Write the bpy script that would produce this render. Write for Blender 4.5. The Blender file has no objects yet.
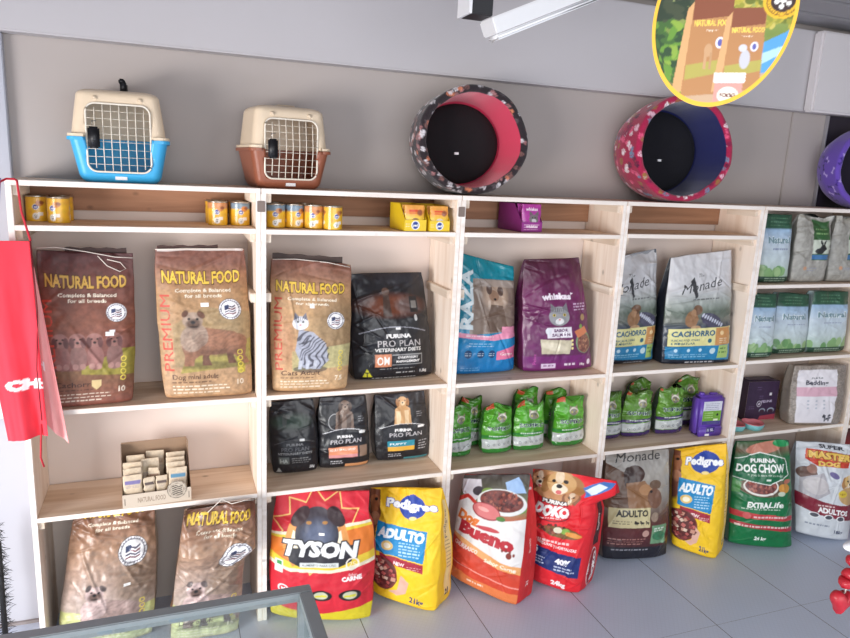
import bpy, bmesh, math, random
import numpy as np
from mathutils import Vector, Matrix
SC = bpy.context.scene
COL = SC.collection
PI = math.pi

# ------------------------------------------------------------------ camera
cam_d = bpy.data.cameras.new('camera'); cam = bpy.data.objects.new('camera', cam_d); COL.objects.link(cam)
yaw, pit, rol = .36374551, -.21005613, .04753314
f_ = Vector((math.sin(yaw)*math.cos(pit), math.cos(yaw)*math.cos(pit), math.sin(pit)))
r_ = Vector((math.cos(yaw), -math.sin(yaw), 0)); u_ = r_.cross(f_)
r2 = r_*math.cos(rol) + u_*math.sin(rol); u2 = -r_*math.sin(rol) + u_*math.cos(rol)
M = Matrix((r2, u2, -f_)).transposed().to_4x4(); M.translation = Vector((.468, -2.595, 1.865))
cam.matrix_world = M
cam_d.sensor_width = 36; cam_d.lens = 687.2/850*36; cam_d.clip_start = .02
SC.camera = cam
# ------------------------------------------------------------------ world and light
w = bpy.data.worlds.new('world'); SC.world = w; w.use_nodes = True
bg = w.node_tree.nodes['Background']; bg.inputs[0].default_value = (.90, .94, 1, 1); bg.inputs[1].default_value = .95
def area(name, loc, look, sx, sy, power, col):
    l = bpy.data.lights.new(name, 'AREA'); l.shape = 'RECTANGLE'; l.size = sx; l.size_y = sy; l.energy = power; l.color = col
    o = bpy.data.objects.new(name, l); COL.objects.link(o); o.location = loc
    o.rotation_euler = (Vector(look)-Vector(loc)).to_track_quat('-Z', 'Y').to_euler(); return o
dl = area('doorway_daylight', (-3.0, -2.9, 1.0), (.9, .1, .55), 2.2, 1.9, 185, (1, .965, .95))
dl.data.spread = math.radians(140)
area('shopfront_daylight', (1.6, -4.6, 1.7), (1.8, 0, .3), 3.6, 2.2, 84, (.96, .98, 1))
vs = SC.view_settings; vs.view_transform = 'Standard'; vs.look = 'None'; vs.gamma = 1; vs.use_curve_mapping = False; vs.exposure = 0.0

# ------------------------------------------------------------------ materials
def lin(c):
    c = np.asarray(c, float)/255.; return np.where(c <= .04045, c/12.92, ((c+.055)/1.055)**2.4)
def lc(c): return tuple(float(x) for x in lin(c))+(1.,)
MATS = {}
def nodes(name):
    m = bpy.data.materials.new(name); m.use_nodes = True; nt = m.node_tree; b = nt.nodes['Principled BSDF']; return m, nt, b
def N(nt, t, **k):
    n = nt.nodes.new(t)
    for a, v in k.items():
        if a in n.inputs: n.inputs[a].default_value = v
        else: setattr(n, a, v)
    return n
def plain(name, col, rough=.5, metal=0, var=.06, scale=40, bump=.0, coat=0, alpha=None):
    if name in MATS: return MATS[name]
    m, nt, b = nodes(name); L = nt.links.new
    tc = N(nt, 'ShaderNodeTexCoord'); no = N(nt, 'ShaderNodeTexNoise', Scale=scale, Detail=4.)
    L(tc.outputs['Object'], no.inputs['Vector'])
    mx = N(nt, 'ShaderNodeMix', data_type='RGBA'); c = lc(col)
    mx.inputs[6].default_value = tuple(x*(1-var) for x in c[:3])+(1,); mx.inputs[7].default_value = tuple(min(1, x*(1+var)) for x in c[:3])+(1,)
    L(no.outputs['Fac'], mx.inputs[0]); L(mx.outputs[2], b.inputs['Base Color'])
    b.inputs['Roughness'].default_value = rough; b.inputs['Metallic'].default_value = metal
    b.inputs['Coat Weight'].default_value = coat
    if bump:
        bp = N(nt, 'ShaderNodeBump', Strength=bump, Distance=.002); L(no.outputs['Fac'], bp.inputs['Height']); L(bp.outputs[0], b.inputs['Normal'])
    MATS[name] = m; return m
def printed(name, rough=.4, bump=.15, scale=260, coat=0., spec=.5, sheen=0):
    if name in MATS: return MATS[name]
    m, nt, b = nodes(name); L = nt.links.new
    at = N(nt, 'ShaderNodeAttribute', attribute_name='print')
    tc = N(nt, 'ShaderNodeTexCoord'); no = N(nt, 'ShaderNodeTexNoise', Scale=scale, Detail=2.)
    L(tc.outputs['Object'], no.inputs['Vector'])
    bp = N(nt, 'ShaderNodeBump', Strength=bump, Distance=.001); L(no.outputs['Fac'], bp.inputs['Height']); L(bp.outputs[0], b.inputs['Normal'])
    L(at.outputs['Color'], b.inputs['Base Color']); b.inputs['Roughness'].default_value = rough
    b.inputs['Coat Weight'].default_value = coat; b.inputs['Specular IOR Level'].default_value = spec; b.inputs['Sheen Weight'].default_value = sheen
    MATS[name] = m; return m
def wood(name, c1, c2, axis, rough=.65):
    m, nt, b = nodes(name); L = nt.links.new
    tc = N(nt, 'ShaderNodeTexCoord'); oi = N(nt, 'ShaderNodeObjectInfo')
    mp = N(nt, 'ShaderNodeMapping'); s = [22, 22, 22]; s[axis] = 1.6; mp.inputs['Scale'].default_value = s
    ad = N(nt, 'ShaderNodeVectorMath', operation='ADD'); mu = N(nt, 'ShaderNodeMath', operation='MULTIPLY'); mu.inputs[1].default_value = 37.
    L(oi.outputs['Random'], mu.inputs[0]); L(tc.outputs['Object'], ad.inputs[0]); L(mu.outputs[0], ad.inputs[1]); L(ad.outputs[0], mp.inputs['Vector'])
    n1 = N(nt, 'ShaderNodeTexNoise', Scale=1., Detail=6., Distortion=.8); L(mp.outputs[0], n1.inputs['Vector'])
    cr = N(nt, 'ShaderNodeValToRGB'); e = cr.color_ramp.elements; e[0].position = .32; e[0].color = lc(c2); e[1].position = .62; e[1].color = lc(c1)
    L(n1.outputs['Fac'], cr.inputs['Fac'])
    mp2 = N(nt, 'ShaderNodeMapping'); s = [9, 9, 9]; s[axis] = 6.; mp2.inputs['Scale'].default_value = s; L(ad.outputs[0], mp2.inputs['Vector'])
    vo = N(nt, 'ShaderNodeTexVoronoi', Scale=1.); L(mp2.outputs[0], vo.inputs['Vector'])
    kr = N(nt, 'ShaderNodeValToRGB'); e = kr.color_ramp.elements; e[0].position = .03; e[0].color = (.7, .7, .7, 1); e[1].position = .1; e[1].color = (0, 0, 0, 1)
    L(vo.outputs['Distance'], kr.inputs['Fac'])
    mx = N(nt, 'ShaderNodeMix', data_type='RGBA'); mx.inputs[7].default_value = lc([x*.72 for x in c2]); L(kr.outputs[0], mx.inputs[0]); L(cr.outputs[0], mx.inputs[6])
    L(mx.outputs[2], b.inputs['Base Color']); b.inputs['Roughness'].default_value = rough
    bp = N(nt, 'ShaderNodeBump', Strength=.15, Distance=.002); L(n1.outputs['Fac'], bp.inputs['Height']); L(bp.outputs[0], b.inputs['Normal'])
    MATS[name] = m; return m
WOODH = wood('pine_board', (238, 216, 194), (212, 182, 152), 0)
WOODV = wood('pine_panel', (248, 232, 217), (232, 210, 190), 2)
WOODT = wood('pine_rail', (172, 126, 96), (138, 98, 72), 0)
EDGE = wood('whitewashed_edge', (250, 242, 236), (232, 220, 210), 0)
WOODC = wood('pine_cleat', (236, 222, 206), (210, 188, 166), 1)
def glass_mat():
    m, nt, b = nodes('clear_glass'); L = nt.links.new; nt.nodes.remove(b)
    out = nt.nodes['Material Output']; tr = N(nt, 'ShaderNodeBsdfTransparent'); tr.inputs[0].default_value = (.93, .96, .95, 1)
    gl = N(nt, 'ShaderNodeBsdfGlossy', Roughness=.03); fr = N(nt, 'ShaderNodeFresnel', IOR=1.5)
    no = N(nt, 'ShaderNodeTexNoise', Scale=3.); mm = N(nt, 'ShaderNodeMath', operation='MULTIPLY_ADD'); mm.inputs[1].default_value = .06
    ge = N(nt, 'ShaderNodeNewGeometry'); inv_ = N(nt, 'ShaderNodeMath', operation='SUBTRACT'); inv_.inputs[0].default_value = 1.; L(ge.outputs['Backfacing'], inv_.inputs[1])
    m2 = N(nt, 'ShaderNodeMath', operation='MULTIPLY'); L(fr.outputs[0], m2.inputs[0]); L(inv_.outputs[0], m2.inputs[1]); L(no.outputs['Fac'], mm.inputs[0]); L(m2.outputs[0], mm.inputs[2])
    mx = N(nt, 'ShaderNodeMixShader'); L(mm.outputs[0], mx.inputs[0]); L(tr.outputs[0], mx.inputs[1]); L(gl.outputs[0], mx.inputs[2]); L(mx.outputs[0], out.inputs[0])
    MATS['glass'] = m; return m
GLASS = glass_mat()

# ------------------------------------------------------------------ mesh helpers
def tag(o, label=None, cat=None, group=None, kind=None):
    for k, v in (('label', label), ('category', cat), ('group', group), ('kind', kind)):
        if v: o[k] = v
    return o
def link(name, me, mat, parent=None, smooth=False, loc=None, rot=None):
    o = bpy.data.objects.new(name, me); COL.objects.link(o)
    if mat:
        for m in (mat if isinstance(mat, (list, tuple)) else [mat]): me.materials.append(m)
    if parent: o.parent = parent
    if loc is not None: o.location = loc
    if rot is not None: o.rotation_euler = rot
    if smooth: me.polygons.foreach_set('use_smooth', [True]*len(me.polygons)); me.update()
    return o
def empty(name, loc, rz=0):
    o = bpy.data.objects.new(name, None); COL.objects.link(o); o.location = loc; o.rotation_euler = (0, 0, rz); o.empty_display_size = .05; return o
def raw(name, V, Fc, mat, parent=None, smooth=True, col=None, loc=None, rot=None):
    me = bpy.data.meshes.new(name); me.from_pydata([tuple(map(float, v)) for v in V], [], [tuple(map(int, f)) for f in Fc]); me.update()
    if col is not None:
        a = me.color_attributes.new('print', 'FLOAT_COLOR', 'POINT'); c = np.ones((len(V), 4), np.float32); c[:, :3] = col; a.data.foreach_set('color', c.ravel())
    return link(name, me, mat, parent, smooth, loc, rot)
class MB:
    def __init__(s): s.bm = bmesh.new()
    def box(s, x0, x1, y0, y1, z0, z1, bev=0., mi=0):
        b = s.bm; n0 = len(b.faces)
        vs_ = [b.verts.new((x, y, z)) for x in (x0, x1) for y in (y0, y1) for z in (z0, z1)]
        fs = [b.faces.new([vs_[i] for i in q]) for q in ((0, 1, 3, 2), (4, 6, 7, 5), (0, 4, 5, 1), (2, 3, 7, 6), (0, 2, 6, 4), (1, 5, 7, 3))]
        for f in fs: f.material_index = mi
        if bev:
            es = list({e for f in fs for e in f.edges})
            bmesh.ops.bevel(b, geom=es, offset=bev, segments=2, affect='EDGES')
        return s
    def tube(s, pts, r, n=8, closed=False, cap=True):
        b = s.bm; pts = [Vector(p) for p in pts]; rings = []; m = len(pts)
        for i, p in enumerate(pts):
            if closed: t = pts[(i+1) % m]-pts[i-1]
            else: t = pts[min(i+1, m-1)]-pts[max(i-1, 0)]
            t.normalize(); a = Vector((0, 0, 1)) if abs(t.z) < .9 else Vector((1, 0, 0))
            e1 = t.cross(a).normalized(); e2 = t.cross(e1); rr = r[i] if isinstance(r, (list, tuple)) else r
            rings.append([b.verts.new(p+e1*math.cos(2*PI*k/n)*rr+e2*math.sin(2*PI*k/n)*rr) for k in range(n)])
        for i in range(m if closed else m-1):
            A, B = rings[i], rings[(i+1) % m]
            if closed and i == m-1:   # best rotation match
                k0 = min(range(n), key=lambda k: (B[k].co-A[0].co).length); B = B[k0:]+B[:k0]
            for k in range(n): b.faces.new((A[k], A[(k+1) % n], B[(k+1) % n], B[k]))
        if not closed and cap: b.faces.new(rings[0][::-1]); b.faces.new(rings[-1])
        return s
    def lathe(s, prof, n=32, c=(0, 0, 0)):
        b = s.bm; rings = [[b.verts.new((c[0]+r*math.cos(2*PI*k/n), c[1]+r*math.sin(2*PI*k/n), c[2]+z)) for k in range(n)] for r, z in prof]
        for A, B in zip(rings, rings[1:]):
            for k in range(n): b.faces.new((A[k], A[(k+1) % n], B[(k+1) % n], B[k]))
        b.faces.new(rings[0][::-1]); b.faces.new(rings[-1]); return s
    def ball(s, c, r, seg=12, sc=(1, 1, 1)):
        bmesh.ops.create_uvsphere(s.bm, u_segments=seg, v_segments=seg//2+1, radius=r, matrix=Matrix.Translation(c) @ Matrix.Diagonal((*sc, 1))); return s
    def prism(s, pts, y0, y1):
        b = s.bm; A = [b.verts.new((x, y0, z)) for x, z in pts]; B = [b.verts.new((x, y1, z)) for x, z in pts]; n = len(pts)
        b.faces.new(A); b.faces.new(B[::-1])
        for k in range(n): b.faces.new((A[k], B[k], B[(k+1) % n], A[(k+1) % n]))
        return s
    def build(s, name, mat, parent=None, smooth=False, loc=None, rot=None):
        bmesh.ops.recalc_face_normals(s.bm, faces=s.bm.faces)
        me = bpy.data.meshes.new(name); s.bm.to_mesh(me); s.bm.free(); return link(name, me, mat, parent, smooth, loc, rot)

# ------------------------------------------------------------------ noise
_T = np.random.RandomState(5).rand(97, 97)
def vn(x, y, seed=0):
    x = np.asarray(x, float)+seed*13.37; y = np.asarray(y, float)+seed*7.91
    xi = np.floor(x).astype(int); yi = np.floor(y).astype(int); a = x-xi; b = y-yi; a = a*a*(3-2*a); b = b*b*(3-2*b)
    g = lambda i, j: _T[i % 97, j % 97]
    return (g(xi, yi)*(1-a)*(1-b)+g(xi+1, yi)*a*(1-b)+g(xi, yi+1)*(1-a)*b+g(xi+1, yi+1)*a*b)*2-1
def fbm(x, y, seed=0, o=3): return sum(vn(x*2**k, y*2**k, seed+k)/2**k for k in range(o))

# ------------------------------------------------------------------ painter: colours of printed surfaces
_TX = {}
def text_tris(s, bold):
    k = (s, bold)
    if k not in _TX:
        c = bpy.data.curves.new('lettering', 'FONT'); c.body = s; c.resolution_u = 2; c.offset = bold
        o = bpy.data.objects.new('lettering', c); me = o.to_mesh(); me.calc_loop_triangles()
        V = np.array([v.co[:2] for v in me.vertices]); T = np.array([t.vertices[:] for t in me.loop_triangles])
        o.to_mesh_clear(); bpy.data.objects.remove(o); bpy.data.curves.remove(c)
        _TX[k] = (V, T)
    return _TX[k]
class Art:
    """Flat artwork of w x h metres; u runs 0..1 across, v 0..1 downward; sizes are in units of h."""
    def __init__(s, w, h, base, res=.0012):
        s.w, s.h, s.res = w, h, res; s.W = max(8, int(w/res)); s.H = max(8, int(h/res)); s.asp = w/h
        s.c = np.empty((s.H, s.W, 3)); s.c[:] = lin(base)
        s.X, s.Y = np.meshgrid((np.arange(s.W)+.5)/s.W*s.asp, (np.arange(s.H)+.5)/s.H)
    def put(s, m, col, a=1.):
        m = m[..., None]*a; s.c = s.c*(1-m)+lin(col)*m; return s
    def grad(s, stops):
        v = s.Y[:, 0]; cs = np.array([lin(c) for _, c in stops]); vv = [p for p, _ in stops]
        s.c[:] = np.stack([np.interp(v, vv, cs[:, k]) for k in range(3)], 1)[:, None, :]; return s
    def speck(s, amt=.08, f=60, seed=1, sx=1.):
        s.c = np.clip(s.c*(1+amt*fbm(s.X*f*sx, s.Y*f, seed, 3)[..., None]), 0, 1); return s
    def rect(s, u0, v0, u1, v1, col, a=1.):
        return s.put(((s.X >= u0*s.asp) & (s.X <= u1*s.asp) & (s.Y >= v0) & (s.Y <= v1)).astype(float), col, a)
    def ell(s, u, v, rx, ry, col, rot=0, a=1., soft=0.):
        x = s.X-u*s.asp; y = s.Y-v; c, q = math.cos(rot), math.sin(rot); d = np.sqrt(((x*c+y*q)/rx)**2+((-x*q+y*c)/ry)**2)
        k = soft if soft else max(.02, s.res/s.h/min(rx, ry)); return s.put(np.clip((1-d)/k+.5, 0, 1), col, a)
    def ring(s, u, v, r, t, col):
        d = np.hypot(s.X-u*s.asp, s.Y-v); return s.put((abs(d-r) < t).astype(float), col)
    def poly(s, pts, col, a=1., at=None, k=1.):
        if at: P = [(at[0]*s.asp+x*k, at[1]+y*k) for x, y in pts]
        else: P = [(u*s.asp, v) for u, v in pts]
        m = np.zeros(s.X.shape, bool); n = len(P)
        for i in range(n):
            (x1, y1), (x2, y2) = P[i], P[(i+1) % n]
            if y1 == y2: continue
            m ^= ((s.Y < y1) != (s.Y < y2)) & (s.X < (x2-x1)*(s.Y-y1)/(y2-y1)+x1)
        return s.put(m.astype(float), col, a)
    def stripes(s, u, v, rx, ry, col, f, ang, seed=1, a=.8, th=.25):
        x = s.X-u*s.asp; y = s.Y-v; m = ((x/rx)**2+(y/ry)**2 < 1); p = (x*math.cos(ang)+y*math.sin(ang))*f+1.2*vn(x*f*.5, y*f*.5, seed)
        return s.put(m*np.clip((np.sin(p*2*PI)-th)*4, 0, 1), col, a)
    def text(s, t, u, v, hgt, col, wid=None, bold=.0, rot=0, arc=0., out=None, ob=.05, a=1., shear=0.):
        """centred at u, v; hgt = capital height (units of h); wid in units of u"""
        if out is not None: s.text(t, u, v, hgt, out, wid, bold+ob, rot, arc, a=a, shear=shear, _w0=bold)if False else s._tx(t, u, v, hgt, out, wid, bold+ob, rot, arc, a, shear)
        return s._tx(t, u, v, hgt, col, wid, bold, rot, arc, a, shear)
    def _tx(s, t, u, v, hgt, col, wid, bold, rot, arc, a, shear):
        V0, T0 = text_tris(t, 0.); x0, x1 = V0[:, 0].min(), V0[:, 0].max()
        V, T = text_tris(t, bold) if bold else (V0, T0)
        sy = hgt/.7; sx = (wid*s.asp/(x1-x0)) if wid else sy
        x = (V[:, 0]-(x0+x1)/2)*sx; y = -(V[:, 1]-.35)*sy; x = x-shear*y
        hw = (x1-x0)/2*sx; y = y+arc*(x/hw)**2
        c, q = math.cos(rot), math.sin(rot); x, y = x*c-y*q, x*q+y*c
        px = (x+u*s.asp)/s.asp*s.W-.5; py = (y+v)*s.H-.5
        m = np.zeros((s.H, s.W), bool)
        for i, j, k in T:
            ax, ay, bx, by, cx, cy = px[i], py[i], px[j], py[j], px[k], py[k]
            lx, hx, ly, hy = int(max(0, math.floor(min(ax, bx, cx)))), int(min(s.W-1, math.ceil(max(ax, bx, cx)))), int(max(0, math.floor(min(ay, by, cy)))), int(min(s.H-1, math.ceil(max(ay, by, cy))))
            if lx > hx or ly > hy: continue
            d = (by-cy)*(ax-cx)+(cx-bx)*(ay-cy)
            if abs(d) < 1e-9: continue
            gx = np.arange(lx, hx+1)[None]; gy = np.arange(ly, hy+1)[:, None]
            l1 = ((by-cy)*(gx-cx)+(cx-bx)*(gy-cy))/d; l2 = ((cy-ay)*(gx-cx)+(ax-cx)*(gy-cy))/d
            m[ly:hy+1, lx:hx+1] |= (l1 >= -.02) & (l2 >= -.02) & (l1+l2 <= 1.02)
        return s.put(m.astype(float), col, a)
    def lines(s, u0, u1, v0, n, dv, col, hgt=.006, seed=0, a=.8):
        """small print too small to read in the photograph: rows of word-like dashes"""
        R = random.Random(seed)
        for i in range(n):
            u = u0; e = u1-R.random()*.2*(u1-u0)
            while u < e:
                l = R.uniform(.02, .07); s.rect(u, v0+i*dv-hgt/2, min(u+l, e), v0+i*dv+hgt/2, col, a); u += l+.015
        return s
    def at(s, u, v):
        """blurred sample at u, v arrays"""
        k = 2; c = s.c; x = np.clip(u*s.W-.5, 0, s.W-1.001); y = np.clip(v*s.H-.5, 0, s.H-1.001)
        xi = x.astype(int); yi = y.astype(int); fx = (x-xi)[..., None]; fy = (y-yi)[..., None]
        x1 = np.minimum(xi+1, s.W-1); y1 = np.minimum(yi+1, s.H-1)
        return c[yi, xi]*(1-fx)*(1-fy)+c[yi, x1]*fx*(1-fy)+c[y1, xi]*(1-fx)*fy+c[y1, x1]*fx*fy
    def soft(s, k=1):
        for _ in range(k):
            c = s.c; p = np.pad(c, ((1, 1), (1, 1), (0, 0)), mode='edge'); s.c = (p[1:-1, 1:-1]*2+p[:-2, 1:-1]+p[2:, 1:-1]+p[1:-1, :-2]+p[1:-1, 2:])/6
        return s

# ------------------------------------------------------------------ soft bag
def bag(name, label, spec, art, depth=.1, bulge=.04, back=(120, 100, 80), side=None, sart=None, mat=None, res=.0025, seed=1,
        wr=1., cr=14, bow=.008, topd=.008, cat='bag', group=None, lean=None, gus=.012, warp=None, tilt=0, fold=0, sticker=None, pp=5, wave=.004, botr=.022, flare=0.):
    X, Y, Z, yaw, ln, q = spec
    if lean is not None: ln = lean
    (blx, blz), (brx, brz), (trx, trz), (tlx, tlz) = q
    w_ = brx-blx; h = (trz+tlz)/2
    nf = max(12, int(max(w_, trx-tlx)/res)); nv = max(16, int(h/res)); ns = max(6, int(depth/(res if sart else .008))); nb = 10
    t = np.linspace(0, 1, nv+1); t = t[:, None]
    s_f = np.linspace(0, 1, nf+1)[None]; rs = np.random.RandomState(seed)
    def prof(t):
        D = depth*(1-t**2.4)+topd; B = bulge*np.sin(PI*np.clip(t*.93+.07, 0, 1)**.85)**.8
        m = np.clip(1-t*h/botr, 0, 1); e = botr*(1-np.sqrt(np.clip(1-m*m, 0, 1)))
        return D, B, e
    D, B, e = prof(t)
    bowt = bow*np.sin(PI*t)**.8
    Lx = blx+(tlx-blx)*t-bowt+e*.6; Rx = brx+(trx-brx)*t+bowt-e*.6
    Lx = Lx+.003*vn(t*9, t*0, seed+3); Rx = Rx+.003*vn(t*9, t*0+5, seed+3)
    def zz(s, t): return (blz+(brz-blz)*s)*(1-t)+(tlz+(trz-tlz)*s)*t
    def wrk(x, z, t, sd):
        a = .0045*wr*(.5+.8*t)*fbm(x*11, z*9, sd, 3)+.0018*wr*fbm(x*38, z*30, sd+9, 2)
        return a
    # front
    x = Lx+(Rx-Lx)*s_f; z = zz(s_f, t)+0*x; k = np.abs(2*s_f-1)
    y = e-B*(1-k**pp)+0*z; W = wrk(x, z, t+0*x, seed)
    for _ in range(cr):
        edge = rs.rand() < .6; cx = rs.uniform(0, w_)-w_/2; cz = h*(rs.uniform(.0, 1)**.7); 
        if edge: cx = (w_/2)*(1 if rs.rand() < .5 else -1)*rs.uniform(.7, 1)
        an = rs.uniform(-.7, .7)+(0 if edge else rs.choice([0, PI/2])); le = rs.uniform(.03, .11)*h/.5; wd = rs.uniform(.004, .009); am = rs.uniform(.002, .0055)*wr*rs.choice([1, -1, -1])
        dx = x-cx; dz = z-cz; al = dx*math.cos(an)+dz*math.sin(an); pe = -dx*math.sin(an)+dz*math.cos(an)
        W = W+am*np.exp(-(pe/wd)**2-(al/le)**2)
    W = W*np.clip((1-k)*8+.25, 0, 1)*np.clip(t*12, .1, 1)
    y = y+W
    if fold:   # crumpled top
        y = y+fold*np.clip((t-.8)/.2, 0, 1)*vn(x*26, z*14, seed+21)
    sd_ = np.linspace(0, 1, ns+1)[None, 1:-1]
    def sidex(E, sg, sd):
        g = gus*np.sin(PI*sd_)*np.clip(t*1.5-.2, 0, 1)
        xx = E+sg*(-g+flare*sd_**.8*(1-t**3)+.5*bowt*np.sin(PI*sd_)+wrk(sd_*depth, zz(0, t), t+0*sd_, sd)*.8*np.sin(PI*sd_))
        return xx
    yF = y[:, -1:]; yB = D-e*.5
    xr = sidex(Rx, 1, seed+31); yr = yF+(yB-yF)*sd_; zr = zz(1., t)+0*xr
    sb = np.linspace(1, 0, nb+1)[None]
    fl_ = flare*(1-t**3); xb = Lx-fl_*.3+(Rx-Lx+fl_*1.3)*sb; yb = yB+bulge*.15*np.sin(PI*sb)*np.sin(PI*t)+0*xb; zb = zz(sb, t)+0*xb
    yF2 = y[:, :1]; xl = sidex(Lx, -1, seed+41)[:, ::-1]; yl = (yF2+(yB-yF2)*sd_)[:, ::-1]; zl = zz(0., t)+0*xl
    Xa = np.concatenate([x, xr, xb, xl], 1); Ya = np.concatenate([y, yr, yb, yl], 1); Za = np.concatenate([z+0*x, zr, zb, zl], 1)
    Za = Za+wave*t**8*vn(Xa*14, Xa*0, seed+51)
    ta = t+0*Xa
    Za = np.maximum(Za, 0.0015*(ta > 0))
    if warp: Xa, Ya, Za = warp(Xa, Ya, Za, ta)
    C_ = np.empty(Xa.shape+(3,)); C_[:] = lin(back)
    C_[:, :nf+1] = art.at(s_f+0*x, 1-t+0*x)
    n0 = nf+1
    C_[:, n0:n0+ns-1] = sart.at(sd_+0*xr, 1-t+0*xr) if sart else lin(side if side else back)
    C_[:, n0+ns-1+nb+1:] = lin(side if side else back)
    R_, K = Xa.shape; V = np.stack([Xa, Ya, Za], -1).reshape(-1, 3)
    i, j = np.meshgrid(np.arange(R_-1), np.arange(K), indexing='ij'); j2 = (j+1) % K
    Fq = np.stack([i*K+j, i*K+j2, (i+1)*K+j2, (i+1)*K+j], -1).reshape(-1, 4).tolist()
    Fq.append(list(range(K))[::-1]); Fq.append([(R_-1)*K+q_ for q_ in range(K)])
    # lean about the front base line, then yaw and place
    L_ = math.radians(ln); c, sn = math.cos(L_), math.sin(L_)
    V2 = V.copy(); kk = np.clip(1-V[:, 2]/(h*.25), 0, 1)   # base stays flat on the ground
    V2[:, 2] = V[:, 2]*c-V[:, 1]*sn*(1-kk); V2[:, 1] = V[:, 1]*(c)+V[:, 2]*sn
    V2[:, 2] -= V2[:, 2].min()
    o = raw(name, V2, Fq, mat or printed('printed_film'), None, True, C_.reshape(-1, 3), (X, Y, Z+.0006), (0, 0, math.radians(yaw)))
    tag(o, label, cat, group)
    o['_r'] = 0; del o['_r']
    def surf(u, v):   # local point on the front face
        r0 = int(round((1-v)*nv)); c0 = int(round(u*nf)); return Vector(V2[r0*K+c0])
    if sticker:
        patch(o, V2, K, nv, nf, *sticker)
    return o, surf, (V2, K, nv, nf)
def patch(o, V2, K, nv, nf, u, v, w=.09, hh=.03, col=(240, 238, 235), name='price_sticker', off=.0012):
    r0 = int((1-v-hh/2)*nv); r1 = max(r0+2, int((1-v+hh/2)*nv)); c0 = int((u-w/2)*nf); c1 = max(c0+2, int((u+w/2)*nf))
    r1 = min(r1, nv); c1 = min(c1, nf); g = V2.reshape(nv+1, K, 3)[r0:r1+1, c0:c1+1].copy(); R_, C_ = g.shape[:2]
    a = g[:, -1].mean(0)-g[:, 0].mean(0); b = g[-1].mean(0)-g[0].mean(0); n = np.cross(a, b); n /= np.linalg.norm(n)
    T_ = (g+n*off*1.0).reshape(-1, 3); Bk = (g-n*.001).reshape(-1, 3); V = np.concatenate([T_, Bk]); m = R_*C_
    F_ = []
    for i in range(R_-1):
        for j in range(C_-1):
            p = i*C_+j; F_.append((p, p+1, p+C_+1, p+C_))
    rim = [j for j in range(C_)]+[i*C_+C_-1 for i in range(1, R_)]+[(R_-1)*C_+j for j in range(C_-2, -1, -1)]+[i*C_ for i in range(R_-2, 0, -1)]
    for p, q_ in zip(rim, rim[1:]+rim[:1]): F_.append((q_, p, p+m, q_+m))
    return raw(name, V, F_, plain('white_sticker_%d' % col[0], col, .5), o, False)

# ------------------------------------------------------------------ artwork of the packaging
WHT, BLK = (240, 238, 232), (22, 22, 26)
def badge(A, u, v, r, flag=True, seed=1):
    A.ell(u, v, r, r, (60, 50, 50)).ell(u, v, r*.95, r*.95, (245, 243, 245)); A.ring(u, v, r*.8, r*.045, (120, 120, 130))
    R = random.Random(seed)
    for k in range(26):
        a = 2*PI*k/26
        if k % 7: A.ell(u+math.cos(a)*r*.87/A.asp, v+math.sin(a)*r*.87, r*.05, r*.05, (110, 105, 120))
    for k in range(4):
        y = (-.32+.22*k)*r
        A.poly([(-.5*r, y+.1*r), (-.15*r, y-.04*r), (.2*r, y+.06*r), (.5*r, y-.1*r), (.5*r, y+.03*r), (.2*r, y+.19*r), (-.15*r, y+.08*r), (-.5*r, y+.22*r)], (110, 50, 60) if k % 2 else (60, 55, 80), at=(u, v))
    A.poly([(-.5*r, -.35*r), (-.1*r, -.45*r), (-.1*r, -.05*r), (-.5*r, .1*r)], (50, 60, 95), at=(u, v))
def nf_text(A, last, kg, vt=.18, dark=(70, 40, 30), tcol=(228, 190, 70), prem=True):
    A.text('NATURAL FOOD', .49, vt, .075, tcol, wid=.84, bold=.03, arc=-.012, out=(70, 35, 25), ob=.05)
    A.text('Complete & Balanced', .5, vt+.082, .022, (235, 225, 205), wid=.6, bold=.015)
    A.text('for all breeds', .5, vt+.118, .022, (235, 225, 205), wid=.4, bold=.015)
    if prem: A.text('PREMIUM', .085, .55, .055, (190, 70, 55), wid=.9, bold=.0, rot=-PI/2)
    A.text(last, .36, .845, .034, dark, wid=.5, bold=.01)
    A.lines(.1, .55, .882, 1, .02, dark, .007, 3); A.lines(.1, .75, .91, 3, .022, (238, 226, 205), .007, 4)
    A.text(kg, .86, .89, .036, (240, 230, 210), bold=.0)
    for k in range(4): A.ring(.87, .69+.042*k, .015, .003, (226, 205, 80))
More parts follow.
